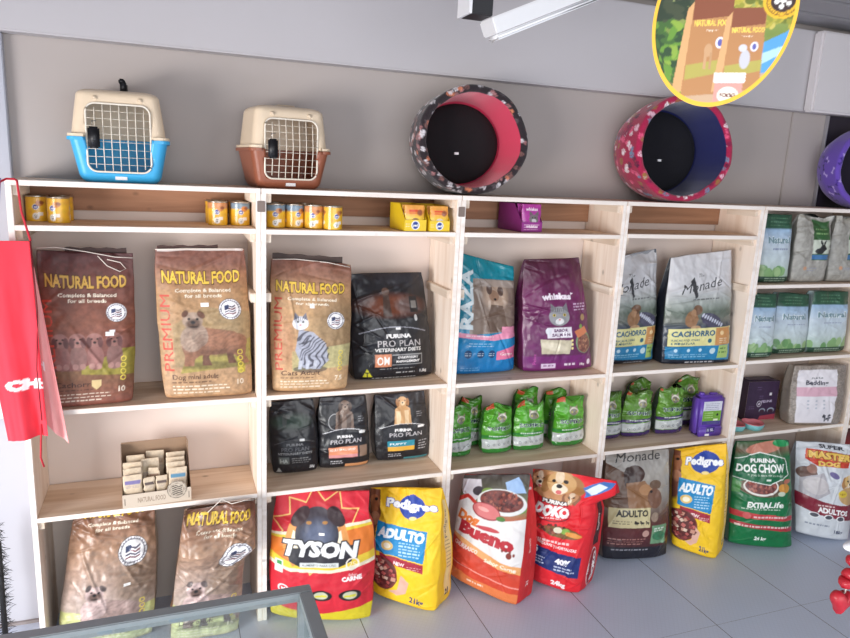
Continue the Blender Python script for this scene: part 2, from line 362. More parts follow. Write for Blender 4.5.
def seat_cat(A, u, v, k):
    W, G, D = (168, 170, 184), (120, 122, 136), (52, 50, 62)
    A.ell(u+.02/A.asp*k, v+.27*k, .14*k, .03*k, (60, 58, 60), a=.7)
    A.poly([(-.07, -.05), (-.1, .12), (-.04, .26), (.1, .27), (.17, .2), (.14, .06), (.04, -.03)], W, at=(u, v), k=k)
    A.ell(u+.06*k/A.asp, v+.17*k, .1*k, .1*k, W)
    A.ell(u-.06*k/A.asp, v-.1*k, .062*k, .055*k, (222, 222, 228)); A.poly([(-.115, -.12), (-.105, -.185), (-.065, -.145)], G, at=(u, v), k=k); A.poly([(-.05, -.145), (-.02, -.185), (-.005, -.12)], G, at=(u, v), k=k)
    A.stripes(u+.05*k/A.asp, v+.14*k, .12*k, .135*k, D, 26/k, .55, 2, .85); A.stripes(u-.03*k/A.asp, v+.02*k, .06*k, .07*k, D, 26/k, 1.3, 4, .8)
    for a in range(5): A.poly([(-.1+.02*a, -.155), (-.094+.02*a, -.155), (-.085+.012*a, -.115), (-.09+.012*a, -.115)], D, at=(u, v), k=k, a=.8)
    for sx in (-.08, -.04): A.ell(u+sx*k/A.asp, v-.11*k, .009*k, .008*k, (50, 60, 50)); 
    A.ell(u-.06*k/A.asp, v-.085*k, .009*k, .006*k, (190, 120, 120))
    for sx in (-.07, -.01, .05): A.poly([(sx, .2), (sx+.025, .2), (sx+.02, .27), (sx-.01, .27)], (188, 190, 200), at=(u, v), k=k)
def stand_dog(A, u, v, k, c1=(146, 102, 78), c2=(104, 70, 54), c3=(158, 136, 120)):
    E = lambda x, y, rx, ry, c, r=0, a=1., s=0: A.ell(u+x*k/A.asp, v+y*k, rx*k, ry*k, c, r, a, s)
    P = lambda pts, c, a=1.: A.poly(pts, c, a, at=(u, v), k=k)
    E(.04, .2, .27, .03, (74, 66, 44), 0, .55, .5)
    P([(.13, .02), (.2, .03), (.18, .13), (.2, .19), (.14, .19), (.13, .12)], c2); P([(-.04, .06), (.02, .06), (0, .14), (.02, .2), (-.05, .2)], c2)
    P([(-.15, -.06), (-.04, -.1), (.08, -.08), (.19, -.06), (.26, .0), (.28, .08), (.27, .13), (.29, .17), (.3, .2), (.24, .2), (.22, .15), (.16, .1), (.05, .12), (-.06, .12), (-.1, .15), (-.11, .2), (-.18, .2), (-.17, .12), (-.19, .05)], c1)
    E(.2, .03, .085, .075, c1); E(.21, .01, .06, .045, [x*1.15 for x in c1], 0, .6, .9); E(.05, -.03, .14, .04, [x*1.12 for x in c1], .15, .5, .9); E(.06, .1, .14, .025, c2, 0, .8, .9)
    E(-.11, -.01, .085, .1, c3, .2); E(-.13, .02, .05, .06, [x*1.12 for x in c3], .2, .7, .9); E(-.06, -.04, .06, .09, c3, -.2); E(-.05, .02, .04, .06, c2, 0, .4, .9)
    E(-.1, -.15, .07, .066, c3); E(-.12, -.18, .045, .03, [x*1.1 for x in c3], 0, .7, .8); E(-.15, -.205, .02, .03, c2, .6); E(-.04, -.195, .022, .034, c2, -.7)
    E(-.095, -.125, .05, .038, (84, 62, 52), 0, .9, .5); E(-.098, -.138, .016, .012, BLK); E(-.125, -.165, .01, .009, BLK); E(-.068, -.162, .01, .009, BLK); E(-.095, -.104, .03, .006, (40, 26, 24))
    A.stripes(u+.03*k/A.asp, v+.02*k, .24*k, .12*k, c2, 30/k, 1.2, 3, .25)
def face_dog(A, u, v, k, c1=(205, 160, 105), c2=(165, 115, 65), c3=(240, 225, 200), rot=0):
    A.ell(u-.085*k/A.asp, v+.01*k, .035*k, .075*k, c2, .3); A.ell(u+.085*k/A.asp, v+.01*k, .035*k, .075*k, c2, -.3)
    A.ell(u, v, .085*k, .085*k, c1); A.ell(u, v-.045*k, .03*k, .05*k, c3, a=.6); A.ell(u, v+.045*k, .05*k, .042*k, c3)
    A.ell(u, v+.025*k, .021*k, .015*k, BLK); A.ell(u, v+.07*k, .02*k, .016*k, (215, 110, 110))
    for sx in (-1, 1): A.ell(u+sx*.038*k/A.asp, v-.015*k, .012*k, .013*k, (30, 20, 15))
def kibble(A, u, v, rx, ry, n, cols, s=.02, seed=1, sq=False):
    R = random.Random(seed)
    for _ in range(n):
        a = R.random()*2*PI; r = math.sqrt(R.random()); x = math.cos(a)*r*rx; y = math.sin(a)*r*ry; c = R.choice(cols); k = s*R.uniform(.7, 1.2); th = R.random()*3
        if sq:
            p = [(x+k*math.cos(th+i*PI/2), y+k*.9*math.sin(th+i*PI/2)) for i in range(4)]; A.poly([(a_+.004, b_+.005) for a_, b_ in p], (70, 30, 28), at=(u, v), a=.7); A.poly(p, c, at=(u, v))
        else: A.ell(u+x/A.asp, v+y, k, k*.8, c, th)
def dims(sp):
    q = sp[5]; return (max(q[1][0]-q[0][0], q[2][0]-q[3][0]), (q[2][1]+q[3][1])/2)
def a_minidog(w, h):
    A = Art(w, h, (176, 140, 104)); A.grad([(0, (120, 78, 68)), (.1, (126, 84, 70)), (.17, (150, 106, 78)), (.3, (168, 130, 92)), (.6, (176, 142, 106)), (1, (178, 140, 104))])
    A.poly([(.15, .5), (.5, .38), (1, .42), (1, .72), (.15, .78)], (150, 132, 96), a=.6)
    A.poly([(.55, .66), (1, .6), (1, .78), (.2, .82), (.25, .75)], (158, 148, 72), a=.8); A.rect(.83, .645, .92, .83, (196, 180, 60), .8)
    stand_dog(A, .52, .6, .86); A.soft(1); A.speck(.2, 60, 2); nf_text(A, 'Dog mini adult', '10', .19); badge(A, .78, .4, .07, seed=2)
    A.rect(.02, .0, .98, .015, (205, 195, 190)); return A
def a_cat(w, h):
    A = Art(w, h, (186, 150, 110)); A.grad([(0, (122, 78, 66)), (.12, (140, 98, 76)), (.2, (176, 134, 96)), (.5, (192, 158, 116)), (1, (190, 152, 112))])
    A.ell(.85, .5, .2, .22, (120, 98, 70), a=.6, soft=.6); A.poly([(.25, .68), (1, .62), (1, .8), (.25, .83)], (186, 178, 128), a=.9); A.ell(.14, .6, .1, .2, (170, 110, 80), a=.5, soft=.8)
    seat_cat(A, .45, .56, .95); A.soft(1); A.speck(.16, 60, 3); nf_text(A, 'Cats Adult', '7,5', .2); badge(A, .79, .44, .068, seed=3); return A
def a_puppy(w, h):
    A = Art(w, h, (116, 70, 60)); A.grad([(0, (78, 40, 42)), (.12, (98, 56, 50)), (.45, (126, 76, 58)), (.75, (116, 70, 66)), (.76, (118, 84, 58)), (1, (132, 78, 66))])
    A.poly([(.86, .62), (1, .62), (1, .8), (.4, .78), (.4, .745)], (140, 128, 52)); A.speck(.15, 40, 4)
    for i, u in enumerate((.2, .38, .56, .77)):
        c = (138-8*(i % 2), 94, 88); A.ell(u, .67, .05, .085, c); A.ell(u, .56, .05, .045, (150, 106, 98)); A.ell(u-.06, .575, .016, .035, (98, 62, 60)); A.ell(u+.06, .575, .016, .035, (98, 62, 60))
        for s in (-.03, .03): A.ell(u+s, .553, .006, .006, (40, 22, 22))
        A.ell(u, .575, .01, .008, (35, 20, 20)); A.ell(u-.04, .73, .018, .02, (160, 120, 112)); A.ell(u+.04, .73, .018, .02, (160, 120, 112))
    A.soft(1); A.speck(.12, 60, 9); nf_text(A, 'Cachorros', '10', .19, (60, 34, 30), (206, 164, 78)); badge(A, .8, .385, .062, seed=4)
    A.poly([(-.03, -.03), (.03, -.03), (.03, .01), (0, .035), (-.03, .01)], (205, 180, 130), at=(.57, .85)); A.rect(.72, .5, .78, .515, (235, 230, 230)); return A
def a_floor(w, h, seed=1):
    A = Art(w, h, (150, 118, 96)); A.grad([(0, (110, 70, 55)), (.1, (130, 92, 72)), (.3, (158, 124, 100)), (.6, (170, 150, 140)), (.72, (172, 156, 146)), (.73, (190, 194, 130)), (.95, (205, 205, 160)), (1, (170, 150, 120))])
    A.ell(.8, .55, .14, .16, (120, 96, 74), a=.6, soft=.6); stand_dog(A, .5, .72, .85, (150, 128, 122), (95, 84, 82), (196, 172, 168))
    A.soft(2); A.speck(.2, 46, 6+seed); nf_text(A, 'Dog adult', '15', .04 if seed == 1 else .085, prem=False); badge(A, .74, .33 if seed == 1 else .36, .1, seed=5); return A
def a_side(w, h, base, txt, col, v=.5, frac=.5):
    A = Art(w, h, base); A.text(txt, .5, v, w*.35/h, col, wid=frac/A.asp*1.0 if False else None, rot=-PI/2); A.speck(.08, 30, 3); return A
def pp_base(w, h, seed):
    A = Art(w, h, (26, 26, 31)); A.grad([(0, (40, 38, 44)), (.2, (30, 29, 33)), (1, (24, 24, 30))]); A.speck(.2, 14, seed); return A
def pp_arc(A, v, u=.5, col=(150, 150, 160)):
    n = 40
    for k in range(n):
        x = .08+.84*k/n; y = v+.32*(x-u)**2; A.rect(x, y-.004, x+.84/n+.002, y+.004, col)
def a_om(w, h):
    A = pp_base(w, h, 4); A.ell(.5, .3, .3, .1, (120, 62, 34), a=.7, soft=.7); A.ell(.72, .3, .12, .07, (90, 84, 84), a=.6, soft=.6)
    A.poly([(-.03, -.1), (.03, -.1), (.045, .1), (-.045, .1)], (70, 52, 44), at=(.44, .3)); A.ell(.44, .17, .04, .035, (92, 70, 60)); A.rect(.74, .22, .85, .37, (30, 30, 34)); A.rect(.76, .26, .83, .33, (120, 116, 112)); A.ell(.8, .42, .016, .03, (190, 190, 190))
    pp_arc(A, .5); A.rect(.52, .505, .58, .525, (235, 235, 235))
    A.text('PURINA', .55, .585, .035, (230, 228, 226), wid=.3, bold=.05); A.text('PRO PLAN', .56, .655, .06, (196, 190, 190), wid=.54)
    A.text('VETERINARY DIETS', .54, .715, .03, (236, 232, 228), wid=.58, bold=.02, shear=.2)
    A.rect(.24, .755, .44, .87, (206, 132, 96)); A.text('OM', .34, .815, .07, (246, 238, 230), wid=.15, bold=.02)
    A.rect(.45, .76, .84, .768, (150, 150, 150)); A.rect(.832, .76, .84, .86, (150, 150, 150)); A.rect(.45, .852, .84, .86, (150, 150, 150))
    A.text('OVERWEIGHT', .65, .79, .022, (235, 232, 230), wid=.26, bold=.03); A.text('MANAGEMENT', .65, .825, .022, (235, 232, 230), wid=.3, bold=.03)
    A.lines(.3, .84, .89, 1, .02, (160, 160, 160), .008, 2); A.poly([(0, -.045), (.045, .035), (-.045, .035)], (214, 208, 50), at=(.15, .93)); A.text('T', .15, .94, .04, BLK, bold=.04); A.text('1,5kg', .86, .925, .025, (240, 238, 236), bold=.02); A.lines(.5, .8, .93, 1, .02, (200, 200, 200), .006, 2); A.lines(.2, .8, .98, 1, .02, (200, 200, 200), .01, 7)
    return A
def a_pp(w, h, kind):
    A = pp_base(w, h, 5+kind)
    if kind == 0:
        A.ell(.45, .27, .22, .1, (52, 76, 58), a=.6, soft=.7); A.ell(.3, .25, .03, .09, (70, 72, 68), a=.8); A.ell(.36, .2, .04, .03, (70, 72, 68), a=.8)
        pp_arc(A, .51, .5, (84, 84, 86)); A.rect(.6, .5, .7, .53, (225, 225, 225)); A.text('PURINA', .5, .575, .035, (130, 130, 132), wid=.34, bold=.03); A.text('PRO PLAN', .5, .64, .055, (104, 104, 108), wid=.58); A.text('VETERINARY DIETS', .5, .7, .028, (150, 150, 150), wid=.72, bold=.02, shear=.2)
        A.rect(.15, .75, .36, .84, (96, 100, 96)); A.text('HA', .255, .8, .055, (190, 195, 190), wid=.15, bold=.01); A.lines(.42, .86, .77, 3, .03, (150, 150, 150), .012, 2); A.poly([(0, -.035), (.04, .03), (-.04, .03)], (150, 150, 148), at=(.13, .93)); A.text('2kg', .87, .905, .034, (225, 225, 225), bold=.02)
    else:
        c = ((0, 0, 0), (120, 100, 88), (205, 160, 112))[kind]; c2 = ((0, 0, 0), (84, 68, 60), (165, 118, 78))[kind]; c3 = ((0,) * 3, (150, 132, 118), (228, 200, 160))[kind]; u = (0, .5, .5)[kind]
        if kind == 1: A.ell(.34, .33, .1, .11, (190, 190, 192)); A.ell(.34, .33, .093, .103, (36, 34, 38))
        A.poly([(-.1, -.05), (.02, -.12), (.12, -.04), (.13, .2), (-.12, .2)], c, at=(u, .26)); A.ell(u, .3, .09, .13, c)
        for sx in (-.07, .05): A.poly([(sx-.02, 0), (sx+.045, 0), (sx+.04, .2), (sx-.015, .2)], c2 if kind == 1 else c3, at=(u, .24))
        A.ell(u+.03, .12, .075, .07, c); A.ell(u-.07, .13, .025, .055, c2); A.ell(u+.13, .13, .025, .055, c2); A.ell(u+.03, .145, .035, .03, c3)
        A.ell(u+.03, .135, .012, .01, BLK)
        for s in (-.03, .08): A.ell(u+s, .105, .009, .009, BLK)
        A.rect(.0, .42, 1, 1, (28, 28, 33), a=1) if False else A.poly([(0, .52), (.2, .46), (.5, .43), (.8, .46), (1, .5), (1, 1), (0, 1)], (30, 30, 35)); pp_arc(A, .43, .5, (210, 210, 214))
        A.text('PURINA', .5, .535 if kind == 1 else .52, .035, (232, 230, 230), wid=.3, bold=.05); A.text('PRO PLAN', .52 if kind == 1 else .55, .6 if kind == 1 else .59, .058, (206, 202, 206), wid=.6)
        A.rect(.78, .47, .9, .505, (238, 238, 238)); A.lines(.78, .9, .28, 3, .03, (150, 150, 155), .012, 2)
        if kind == 1: A.rect(.18, .68, .74, .8, (226, 148, 112)); A.rect(.18, .79, .74, .83, (220, 150, 150)); A.text('ADULT SMALL BREED', .45, .715, .03, (245, 225, 210), wid=.5, bold=.01); A.rect(.78, .68, .94, .83, (150, 122, 104)); A.lines(.2, .45, .88, 2, .03, (200, 200, 205), .012, 3); A.rect(.5, .93, .98, .985, (206, 146, 100))
        else: A.rect(.2, .68, .7, .765, (50, 140, 160)); A.rect(.2, .765, .7, .83, (226, 172, 66)); A.text('PUPPY', .4, .725, .03, (235, 240, 240), wid=.3, bold=.01); A.lines(.78, .95, .7, 4, .04, (190, 190, 195), .014, 3); A.lines(.2, .45, .88, 2, .03, (200, 200, 205), .012, 3); A.rect(.5, .94, .98, .99, (60, 130, 140))
    return A
def a_raza(w, h):
    A = Art(w, h, (14, 138, 162)); A.grad([(0, (20, 134, 150)), (.55, (16, 128, 158)), (.75, (20, 132, 190)), (1, (16, 110, 176))]); A.speck(.12, 12, 3)
    A.poly([(.26, .18), (1, .13), (1, .6), (.2, .66)], (136, 118, 106)); A.ell(.62, .3, .12, .12, (176, 150, 130), soft=.5); A.ell(.6, .3, .055, .05, (150, 118, 96)); A.ell(.52, .25, .03, .045, (90, 70, 62)); A.ell(.72, .25, .03, .045, (90, 70, 62)); A.ell(.62, .33, .013, .01, BLK)
    A.poly([(.55, .38), (.75, .38), (.85, .62), (.45, .62)], (110, 90, 78)); A.poly([(.28, .18), (1, .14), (1, .2), (.3, .24)], (170, 158, 150), a=.6)
    A.text('RAZA', .16, .36, .1, (214, 226, 230), wid=.48*h/w*1.0, bold=.04, rot=-PI/2)
    A.poly([(.02, .64), (.5, .66), (.72, .63), (.74, .57), (1, .56), (1, .66), (.6, .7), (.04, .68)], (232, 148, 176)); A.lines(.15, .7, .665, 1, .02, (245, 220, 230), .01, 2)
    for u in (.2, .4, .58): A.ell(u, .82, .035, .035, (20, 66, 110)); A.lines(u-.05, u+.05, .815, 2, .015, (200, 220, 235), .006, 3)
    A.poly([(.66, .8), (1, .74), (1, .86), (.66, .875)], (226, 120, 156)); A.text('Gatos', .83, .82, .026, WHT, wid=.22); A.lines(.2, .6, .73, 2, .02, (180, 215, 235), .006, 5); A.lines(.1, .45, .94, 2, .02, (120, 180, 220), .007, 6); return A
def a_whi(w, h):
    A = Art(w, h, (106, 34, 84)); A.grad([(0, (72, 28, 50)), (.15, (86, 30, 62)), (.3, (106, 34, 84)), (.85, (98, 36, 86)), (.86, (116, 38, 110)), (1, (110, 34, 100))]); A.speck(.14, 12, 3)
    A.text('whiskas', .47, .325, .05, (236, 226, 236), wid=.44, bold=.05, arc=.006); A.poly([(0, -.012), (.03, -.004), (0, .008)], (230, 220, 230), at=(.7, .31))
    A.ell(.48, .5, .11, .085, (146, 146, 150)); A.poly([(-.1, -.03), (-.085, -.115), (-.03, -.07)], (120, 118, 124), at=(.48, .5)); A.poly([(.03, -.07), (.085, -.115), (.1, -.03)], (120, 118, 124), at=(.48, .5))
    for s in (-.08, .08): A.ell(.48+s, .49, .017, .013, (214, 190, 90)); A.ell(.48+s, .49, .008, .01, BLK)
    for k in range(5): A.rect(.42+.028*k, .425, .43+.028*k, .46, (70, 68, 76))
    A.ell(.48, .545, .045, .028, (220, 218, 220)); A.ell(.48, .53, .012, .008, (205, 130, 130)); A.lines(.72, .95, .4, 3, .025, (206, 180, 205), .012, 3)
    A.rect(.3, .6, .66, .69, (226, 220, 228)); A.ell(.32, .63, .03, .03, (214, 214, 222)); A.text('SABOR', .5, .625, .024, (90, 40, 90), wid=.2, bold=.04); A.text('SALMÓN', .5, .665, .024, (90, 40, 90), wid=.26, bold=.04)
    A.poly([(.2, .7), (.66, .72), (.62, .84), (.22, .83)], (196, 186, 160)); A.ell(.4, .77, .12, .035, (224, 214, 190), .2, soft=.5)
    A.ell(.86, .74, .1, .1, (120, 150, 110)); A.ell(.86, .75, .085, .085, (128, 84, 74)); kibble(A, .86, .75, .075, .075, 60, [(150, 100, 84), (110, 66, 60), (176, 128, 100)], .011, 4); A.poly([(.7, .64), (.9, .6), (.95, .66), (.75, .7)], (216, 130, 90)); A.ell(.82, .6, .02, .02, (120, 160, 80))
    for k in range(3): A.ell(.66, .72+.035*k, .012, .012, (236, 220, 150))
    A.ell(.86, .52, .03, .03, (170, 140, 96)); A.text('Peixe', .13, .88, .03, (190, 80, 160), rot=-PI/2)
    A.rect(.22, .92, .42, .965, (216, 196, 220)); A.lines(.25, .4, .94, 1, .02, (120, 60, 120), .014, 3); A.lines(.55, .72, .935, 1, .02, (235, 225, 235), .02, 3); A.ell(.93, .925, .022, .026, (230, 220, 235)); A.text('10kg', .82, .94, .02, WHT, bold=.02); return A
def a_mon(w, h, big):
    A = Art(w, h, (196, 196, 198)); A.grad([(0, (200, 200, 204)), (.3, (198, 198, 202)), (.45, (150, 158, 152)), (.52, (92, 104, 92)), (.6, (108, 112, 104)), (.65, (60, 70, 84)), (.9, (24, 34, 54)), (1, (20, 26, 40))]); A.speck(.06, 14, 3)
    u0 = .42 if big else .3; A.text('Monade', u0+.07, .28, .085, (52, 54, 58), wid=.62 if big else .78, bold=-.0, shear=.35, rot=-.12); A.text('The', u0+.05, .19, .03, (70, 70, 74), shear=.3); A.lines(.35, .75, .405, 1, .02, (90, 90, 94), .012, 3); A.poly([(.3, .24), (.36, .2), (.42, .38), (.38, .4)], (60, 62, 66))
    A.ell(.62 if big else .7, .6, .115, .06, (74, 72, 92), .35)
    for k in range(9): A.ell((.5 if big else .56)+.035*k, .55+.012*k, .01, .02, (186, 190, 206), .6)
    A.ell(.33 if big else .4, .58, .07, .075, (150, 112, 80)); A.ell(.42 if big else .45, .5, .05, .045, (112, 82, 62)); A.ell(.36 if big else .4, .53, .03, .04, (170, 132, 100)); A.ell(.4 if big else .44, .66, .05, .02, (180, 146, 110))
    A.rect(.05, .665, .97, .83, (220, 214, 150)); A.rect(.7, .67, .95, .84, (196, 140, 84)); A.text('CACHORRO', .39, .715, .048, (26, 88, 122), wid=.6, bold=.035)
    A.text('RAÇAS PEQUENAS', .28, .775, .02, (40, 90, 110), wid=.38, bold=.02); A.text('E MINIATURA', .25, .805, .02, (40, 90, 110), wid=.32, bold=.02); A.ell(.62, .785, .02, .02, (40, 100, 120)); A.ell(.8, .72, .02, .02, (230, 200, 150)); A.lines(.76, .9, .77, 3, .018, (230, 210, 180), .006, 5)
    A.poly([(.02, .835), (.97, .825), (.97, .97), (.03, .95)], (32, 124, 172))
    for u in (.15, .33, .5): A.ell(u, .87, .016, .016, (190, 220, 235))
    A.ell(.68, .88, .028, .028, (190, 214, 220)); A.lines(.06, .7, .91, 2, .02, (150, 200, 225), .006, 5); A.rect(.76, .83, .93, .95, (160, 190, 110)); A.lines(.78, .9, .86, 2, .035, (70, 110, 50), .014, 6); A.lines(.3, .8, .982, 1, .02, (200, 200, 205), .01, 6); return A
def a_nat(w, h, seed):   # green and blue bedding bag
    A = Art(w, h, (176, 192, 206)); A.grad([(0, (34, 74, 56)), (.2, (40, 84, 62)), (.215, (150, 180, 208)), (.45, (190, 204, 216)), (.7, (190, 204, 206)), (1, (150, 180, 150))]); A.speck(.08, 14, seed)
    R = random.Random(seed)
    for k in range(12): A.ell(R.random(), .8+R.random()*.1, .06, .07, R.choice([(128, 166, 112), (104, 150, 96), (150, 182, 130)]))
    A.rect(0, .9, 1, 1, (30, 66, 50)); A.lines(.15, .9, .93, 2, .035, (180, 200, 180), .016, seed); A.lines(.2, .8, .06, 3, .05, (96, 140, 110), .014, seed)
    A.text('Natural', .52, .37, .085, (110, 140, 150), wid=.72, bold=.03, out=(226, 236, 240), ob=.04); A.lines(.3, .85, .5, 1, .04, (110, 120, 160), .016, seed)
    return A
def a_hay(w, h):
    A = Art(w, h, (150, 148, 142)); A.grad([(0, (176, 176, 170)), (.1, (150, 148, 142)), (1, (160, 158, 152))]); A.speck(.1, 14, 7, 3)
    A.rect(.42, .07, .92, .66, (50, 92, 52)); A.speck(.14, 30, 8); A.rect(.42, .35, .9, .56, (196, 204, 190)); A.rect(.42, .58, .92, .65, (58, 110, 160)); A.lines(.5, .85, .2, 2, .06, (150, 190, 130), .02, 3)
    A.ell(.68, .48, .05, .055, (30, 32, 34)); A.ell(.6, .52, .07, .045, (34, 36, 38)); A.ell(.72, .4, .015, .045, (30, 32, 34), .4); A.ell(.64, .4, .015, .045, (30, 32, 34), -.2)
    A.ell(.28, .78, .03, .03, (196, 150, 120)); A.lines(.35, .6, .78, 2, .03, (130, 140, 170), .01, 4); return A
def a_kitty(w, h, c, band, seed):
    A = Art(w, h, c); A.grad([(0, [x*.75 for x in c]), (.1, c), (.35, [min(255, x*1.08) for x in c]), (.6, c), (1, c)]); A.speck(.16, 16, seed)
    A.ell(.6, .28, .1, .075, (206, 202, 190)); A.ell(.6, .3, .085, .06, (120, 118, 104)); A.poly([(-.09, -.02), (-.09, -.11), (-.03, -.06)], (150, 140, 120), at=(.6, .27)); A.poly([(.09, -.02), (.09, -.11), (.03, -.06)], (150, 140, 120), at=(.6, .27))
    for s in (-.07, .09): A.ell(.6+s, .295, .016, .018, (226, 214, 120)); A.ell(.6+s, .295, .008, .013, BLK)
    A.poly([(.35, .4), (.55, .36), (.85, .38), (.9, .44), (.7, .42), (.5, .43), (.38, .46)], [x*.7 for x in c], a=.6)
    A.text('SOPIKO', .55, .47, .065, (24, 42, 66), wid=.78, bold=.03, out=(206, 226, 206), ob=.035)
    A.poly([(.0, .62), (1, .57), (1, .63), (.0, .68)], band); A.lines(.2, .9, .62, 1, .02, (230, 240, 230), .022, 3)
    A.poly([(0, .7), (1, .65), (1, .84), (0, .87)], (186, 190, 190)); 
    for k in range(5): A.ell(.18+.17*k, .8-.01*k, .022, .022, (96, 104, 108)); A.ell(.18+.17*k, .8-.01*k, .011, .011, (220, 222, 222))
    A.poly([(0, .88), (1, .85), (1, 1), (0, 1)], band if sum(band) < 330 else [x*.9 for x in c]); A.speck(.1, 24, seed+5); return A
def a_tyson(w, h):
    A = Art(w, h, (206, 36, 54)); A.speck(.07, 10, 3); st = []
    for k in range(22): a = 2*PI*k/22; r = .22 if k % 2 else .31; st.append((math.cos(a)*r*1.15, math.sin(a)*r))
    A.poly([(x*1.05, y*1.05) for x, y in st], (230, 190, 110), at=(.47, .28)); A.poly(st, (188, 30, 44), at=(.47, .28))
    A.poly([(0, .3), (1, .2), (1, .53), (.6, .585), (.2, .575), (0, .54)], (235, 225, 200)); A.poly([(0, .32), (1, .225), (1, .5), (.6, .56), (.2, .55), (0, .51)], (226, 196, 60)); A.poly([(0, .34), (1, .25), (1, .44), (.6, .5), (.2, .5), (0, .45)], (222, 120, 40))

    for sx in (-1, 1): A.poly([(sx*.1, -.05), (sx*.2, -.1), (sx*.24, .08), (sx*.16, .22), (sx*.06, .14)], (220, 150, 80), at=(.45, .32)); A.poly([(sx*.12, -.02), (sx*.17, -.05), (sx*.19, .08), (sx*.12, .14)], (250, 235, 205), at=(.45, .32))
    A.ell(.45, .3, .155, .17, (44, 44, 58)); A.ell(.45, .2, .12, .1, (58, 50, 60)); A.ell(.28, .17, .05, .085, (52, 30, 36), .7); A.ell(.64, .17, .055, .085, (48, 28, 34), -.7); A.ell(.46, .3, .1, .1, (92, 100, 124), soft=.8)
    A.poly([(.16, .4), (.84, .38), (.78, .5), (.66, .54), (.3, .54), (.2, .5)], (36, 34, 44))
    for s in (-.08, .08): A.ell(.45+s, .21, .02, .012, (170, 120, 60))
    A.text('TYSON', .48, .405, .105, (244, 244, 246), wid=.7, bold=.05, rot=.04, shear=.15, out=(26, 24, 32), ob=.06)
    A.rect(.3, .505, .66, .54, (210, 214, 214)); A.text('ALIMENTO PARA CÃES', .48, .523, .015, (60, 70, 60), wid=.32, bold=.01)
    A.ring(.79, .52, .042, .005, (235, 225, 215)); A.text('25', .79, .52, .035, (250, 230, 200)); A.text('Sabor', .8, .6, .018, (240, 220, 220)); A.text('CARNE', .79, .63, .032, (248, 244, 244), wid=.18, bold=.05, rot=-.1)
    for u in (.5, .78): A.ell(u, .765, .08, .042, (28, 24, 24)); A.ell(u, .765, .05, .028, (196, 196, 170)); A.poly([(-.04, .0), (.04, -.005), (.045, .01), (-.04, .015)], (205, 200, 60), at=(u, .765))
    A.rect(.06, .5, .14, .6, (226, 232, 224)); A.rect(.08, .51, .13, .54, (60, 150, 80)); A.ring(.14, .73, .035, .006, (240, 220, 220)); A.text('M', .14, .73, .03, (246, 232, 232), bold=.04)
    A.poly([(0, .88), (.5, .92), (1, .85), (1, 1), (0, 1)], (214, 196, 40)); A.soft(1); return A
def a_ped(w, h):
    A = Art(w, h, (246, 200, 34)); A.grad([(0, (244, 190, 30)), (.3, (246, 202, 46)), (1, (244, 198, 30))]); A.speck(.05, 8, 3)
    A.poly([(0, .0), (.14, .02), (.17, .22), (.1, .42), (0, .5)], (120, 66, 44)); A.ell(.06, .14, .05, .08, (160, 96, 60)); A.ell(.08, .27, .045, .06, (176, 120, 90)); A.ell(.09, .1, .016, .014, BLK); A.ell(.02, .4, .06, .1, (120, 70, 56), soft=.4)
    R = random.Random(3)
    for k in range(24): a = 2*PI*k/24; A.ell(.62+.17*math.cos(a)*.55/A.asp*.62, .145+.085*math.sin(a), .02, .014, (34, 66, 160), a)
    A.ell(.62, .145, .115, .095, (34, 66, 160)); A.text('Pedigree', .6, .13, .066, (250, 250, 252), wid=.68, bold=.045, rot=.06, out=(34, 66, 160), ob=.045)
    A.ell(.63, .235, .03, .014, (250, 226, 150))
    A.poly([(.14, .28), (.84, .34), (.8, .59), (.12, .54)], (22, 138, 198)); A.text('ADULTO', .49, .378, .078, (246, 250, 252), wid=.62, bold=.055, rot=.07, shear=.1)
    A.ell(.3, .48, .05, .04, (236, 200, 120)); A.ell(.3, .48, .03, .024, (250, 240, 214)); A.lines(.46, .76, .45, 5, .024, (200, 232, 246), .01, 4)
    A.poly([(.18, .55), (.8, .6), (.8, .675), (.2, .62)], (168, 36, 58)); A.text('NEW', .47, .622, .028, (246, 220, 220), bold=.04, rot=.07); A.lines(.58, .78, .635, 2, .018, (240, 200, 200), .008, 4)
    A.ell(.2, .735, .15, .155, (120, 48, 44)); A.poly([(.5, .72), (.62, .78), (.56, .88), (.42, .92), (.3, .89), (.44, .86)], (226, 178, 160)); A.ell(.2, .73, .135, .14, (92, 36, 36)); kibble(A, .2, .735, .125, .135, 46, [(206, 150, 130), (190, 96, 90), (150, 60, 58), (228, 200, 180), (120, 50, 48)], .026, 5, True)
    A.text('21kg', .72, .925, .048, (50, 60, 110), bold=.035, rot=.07, wid=.2); return A
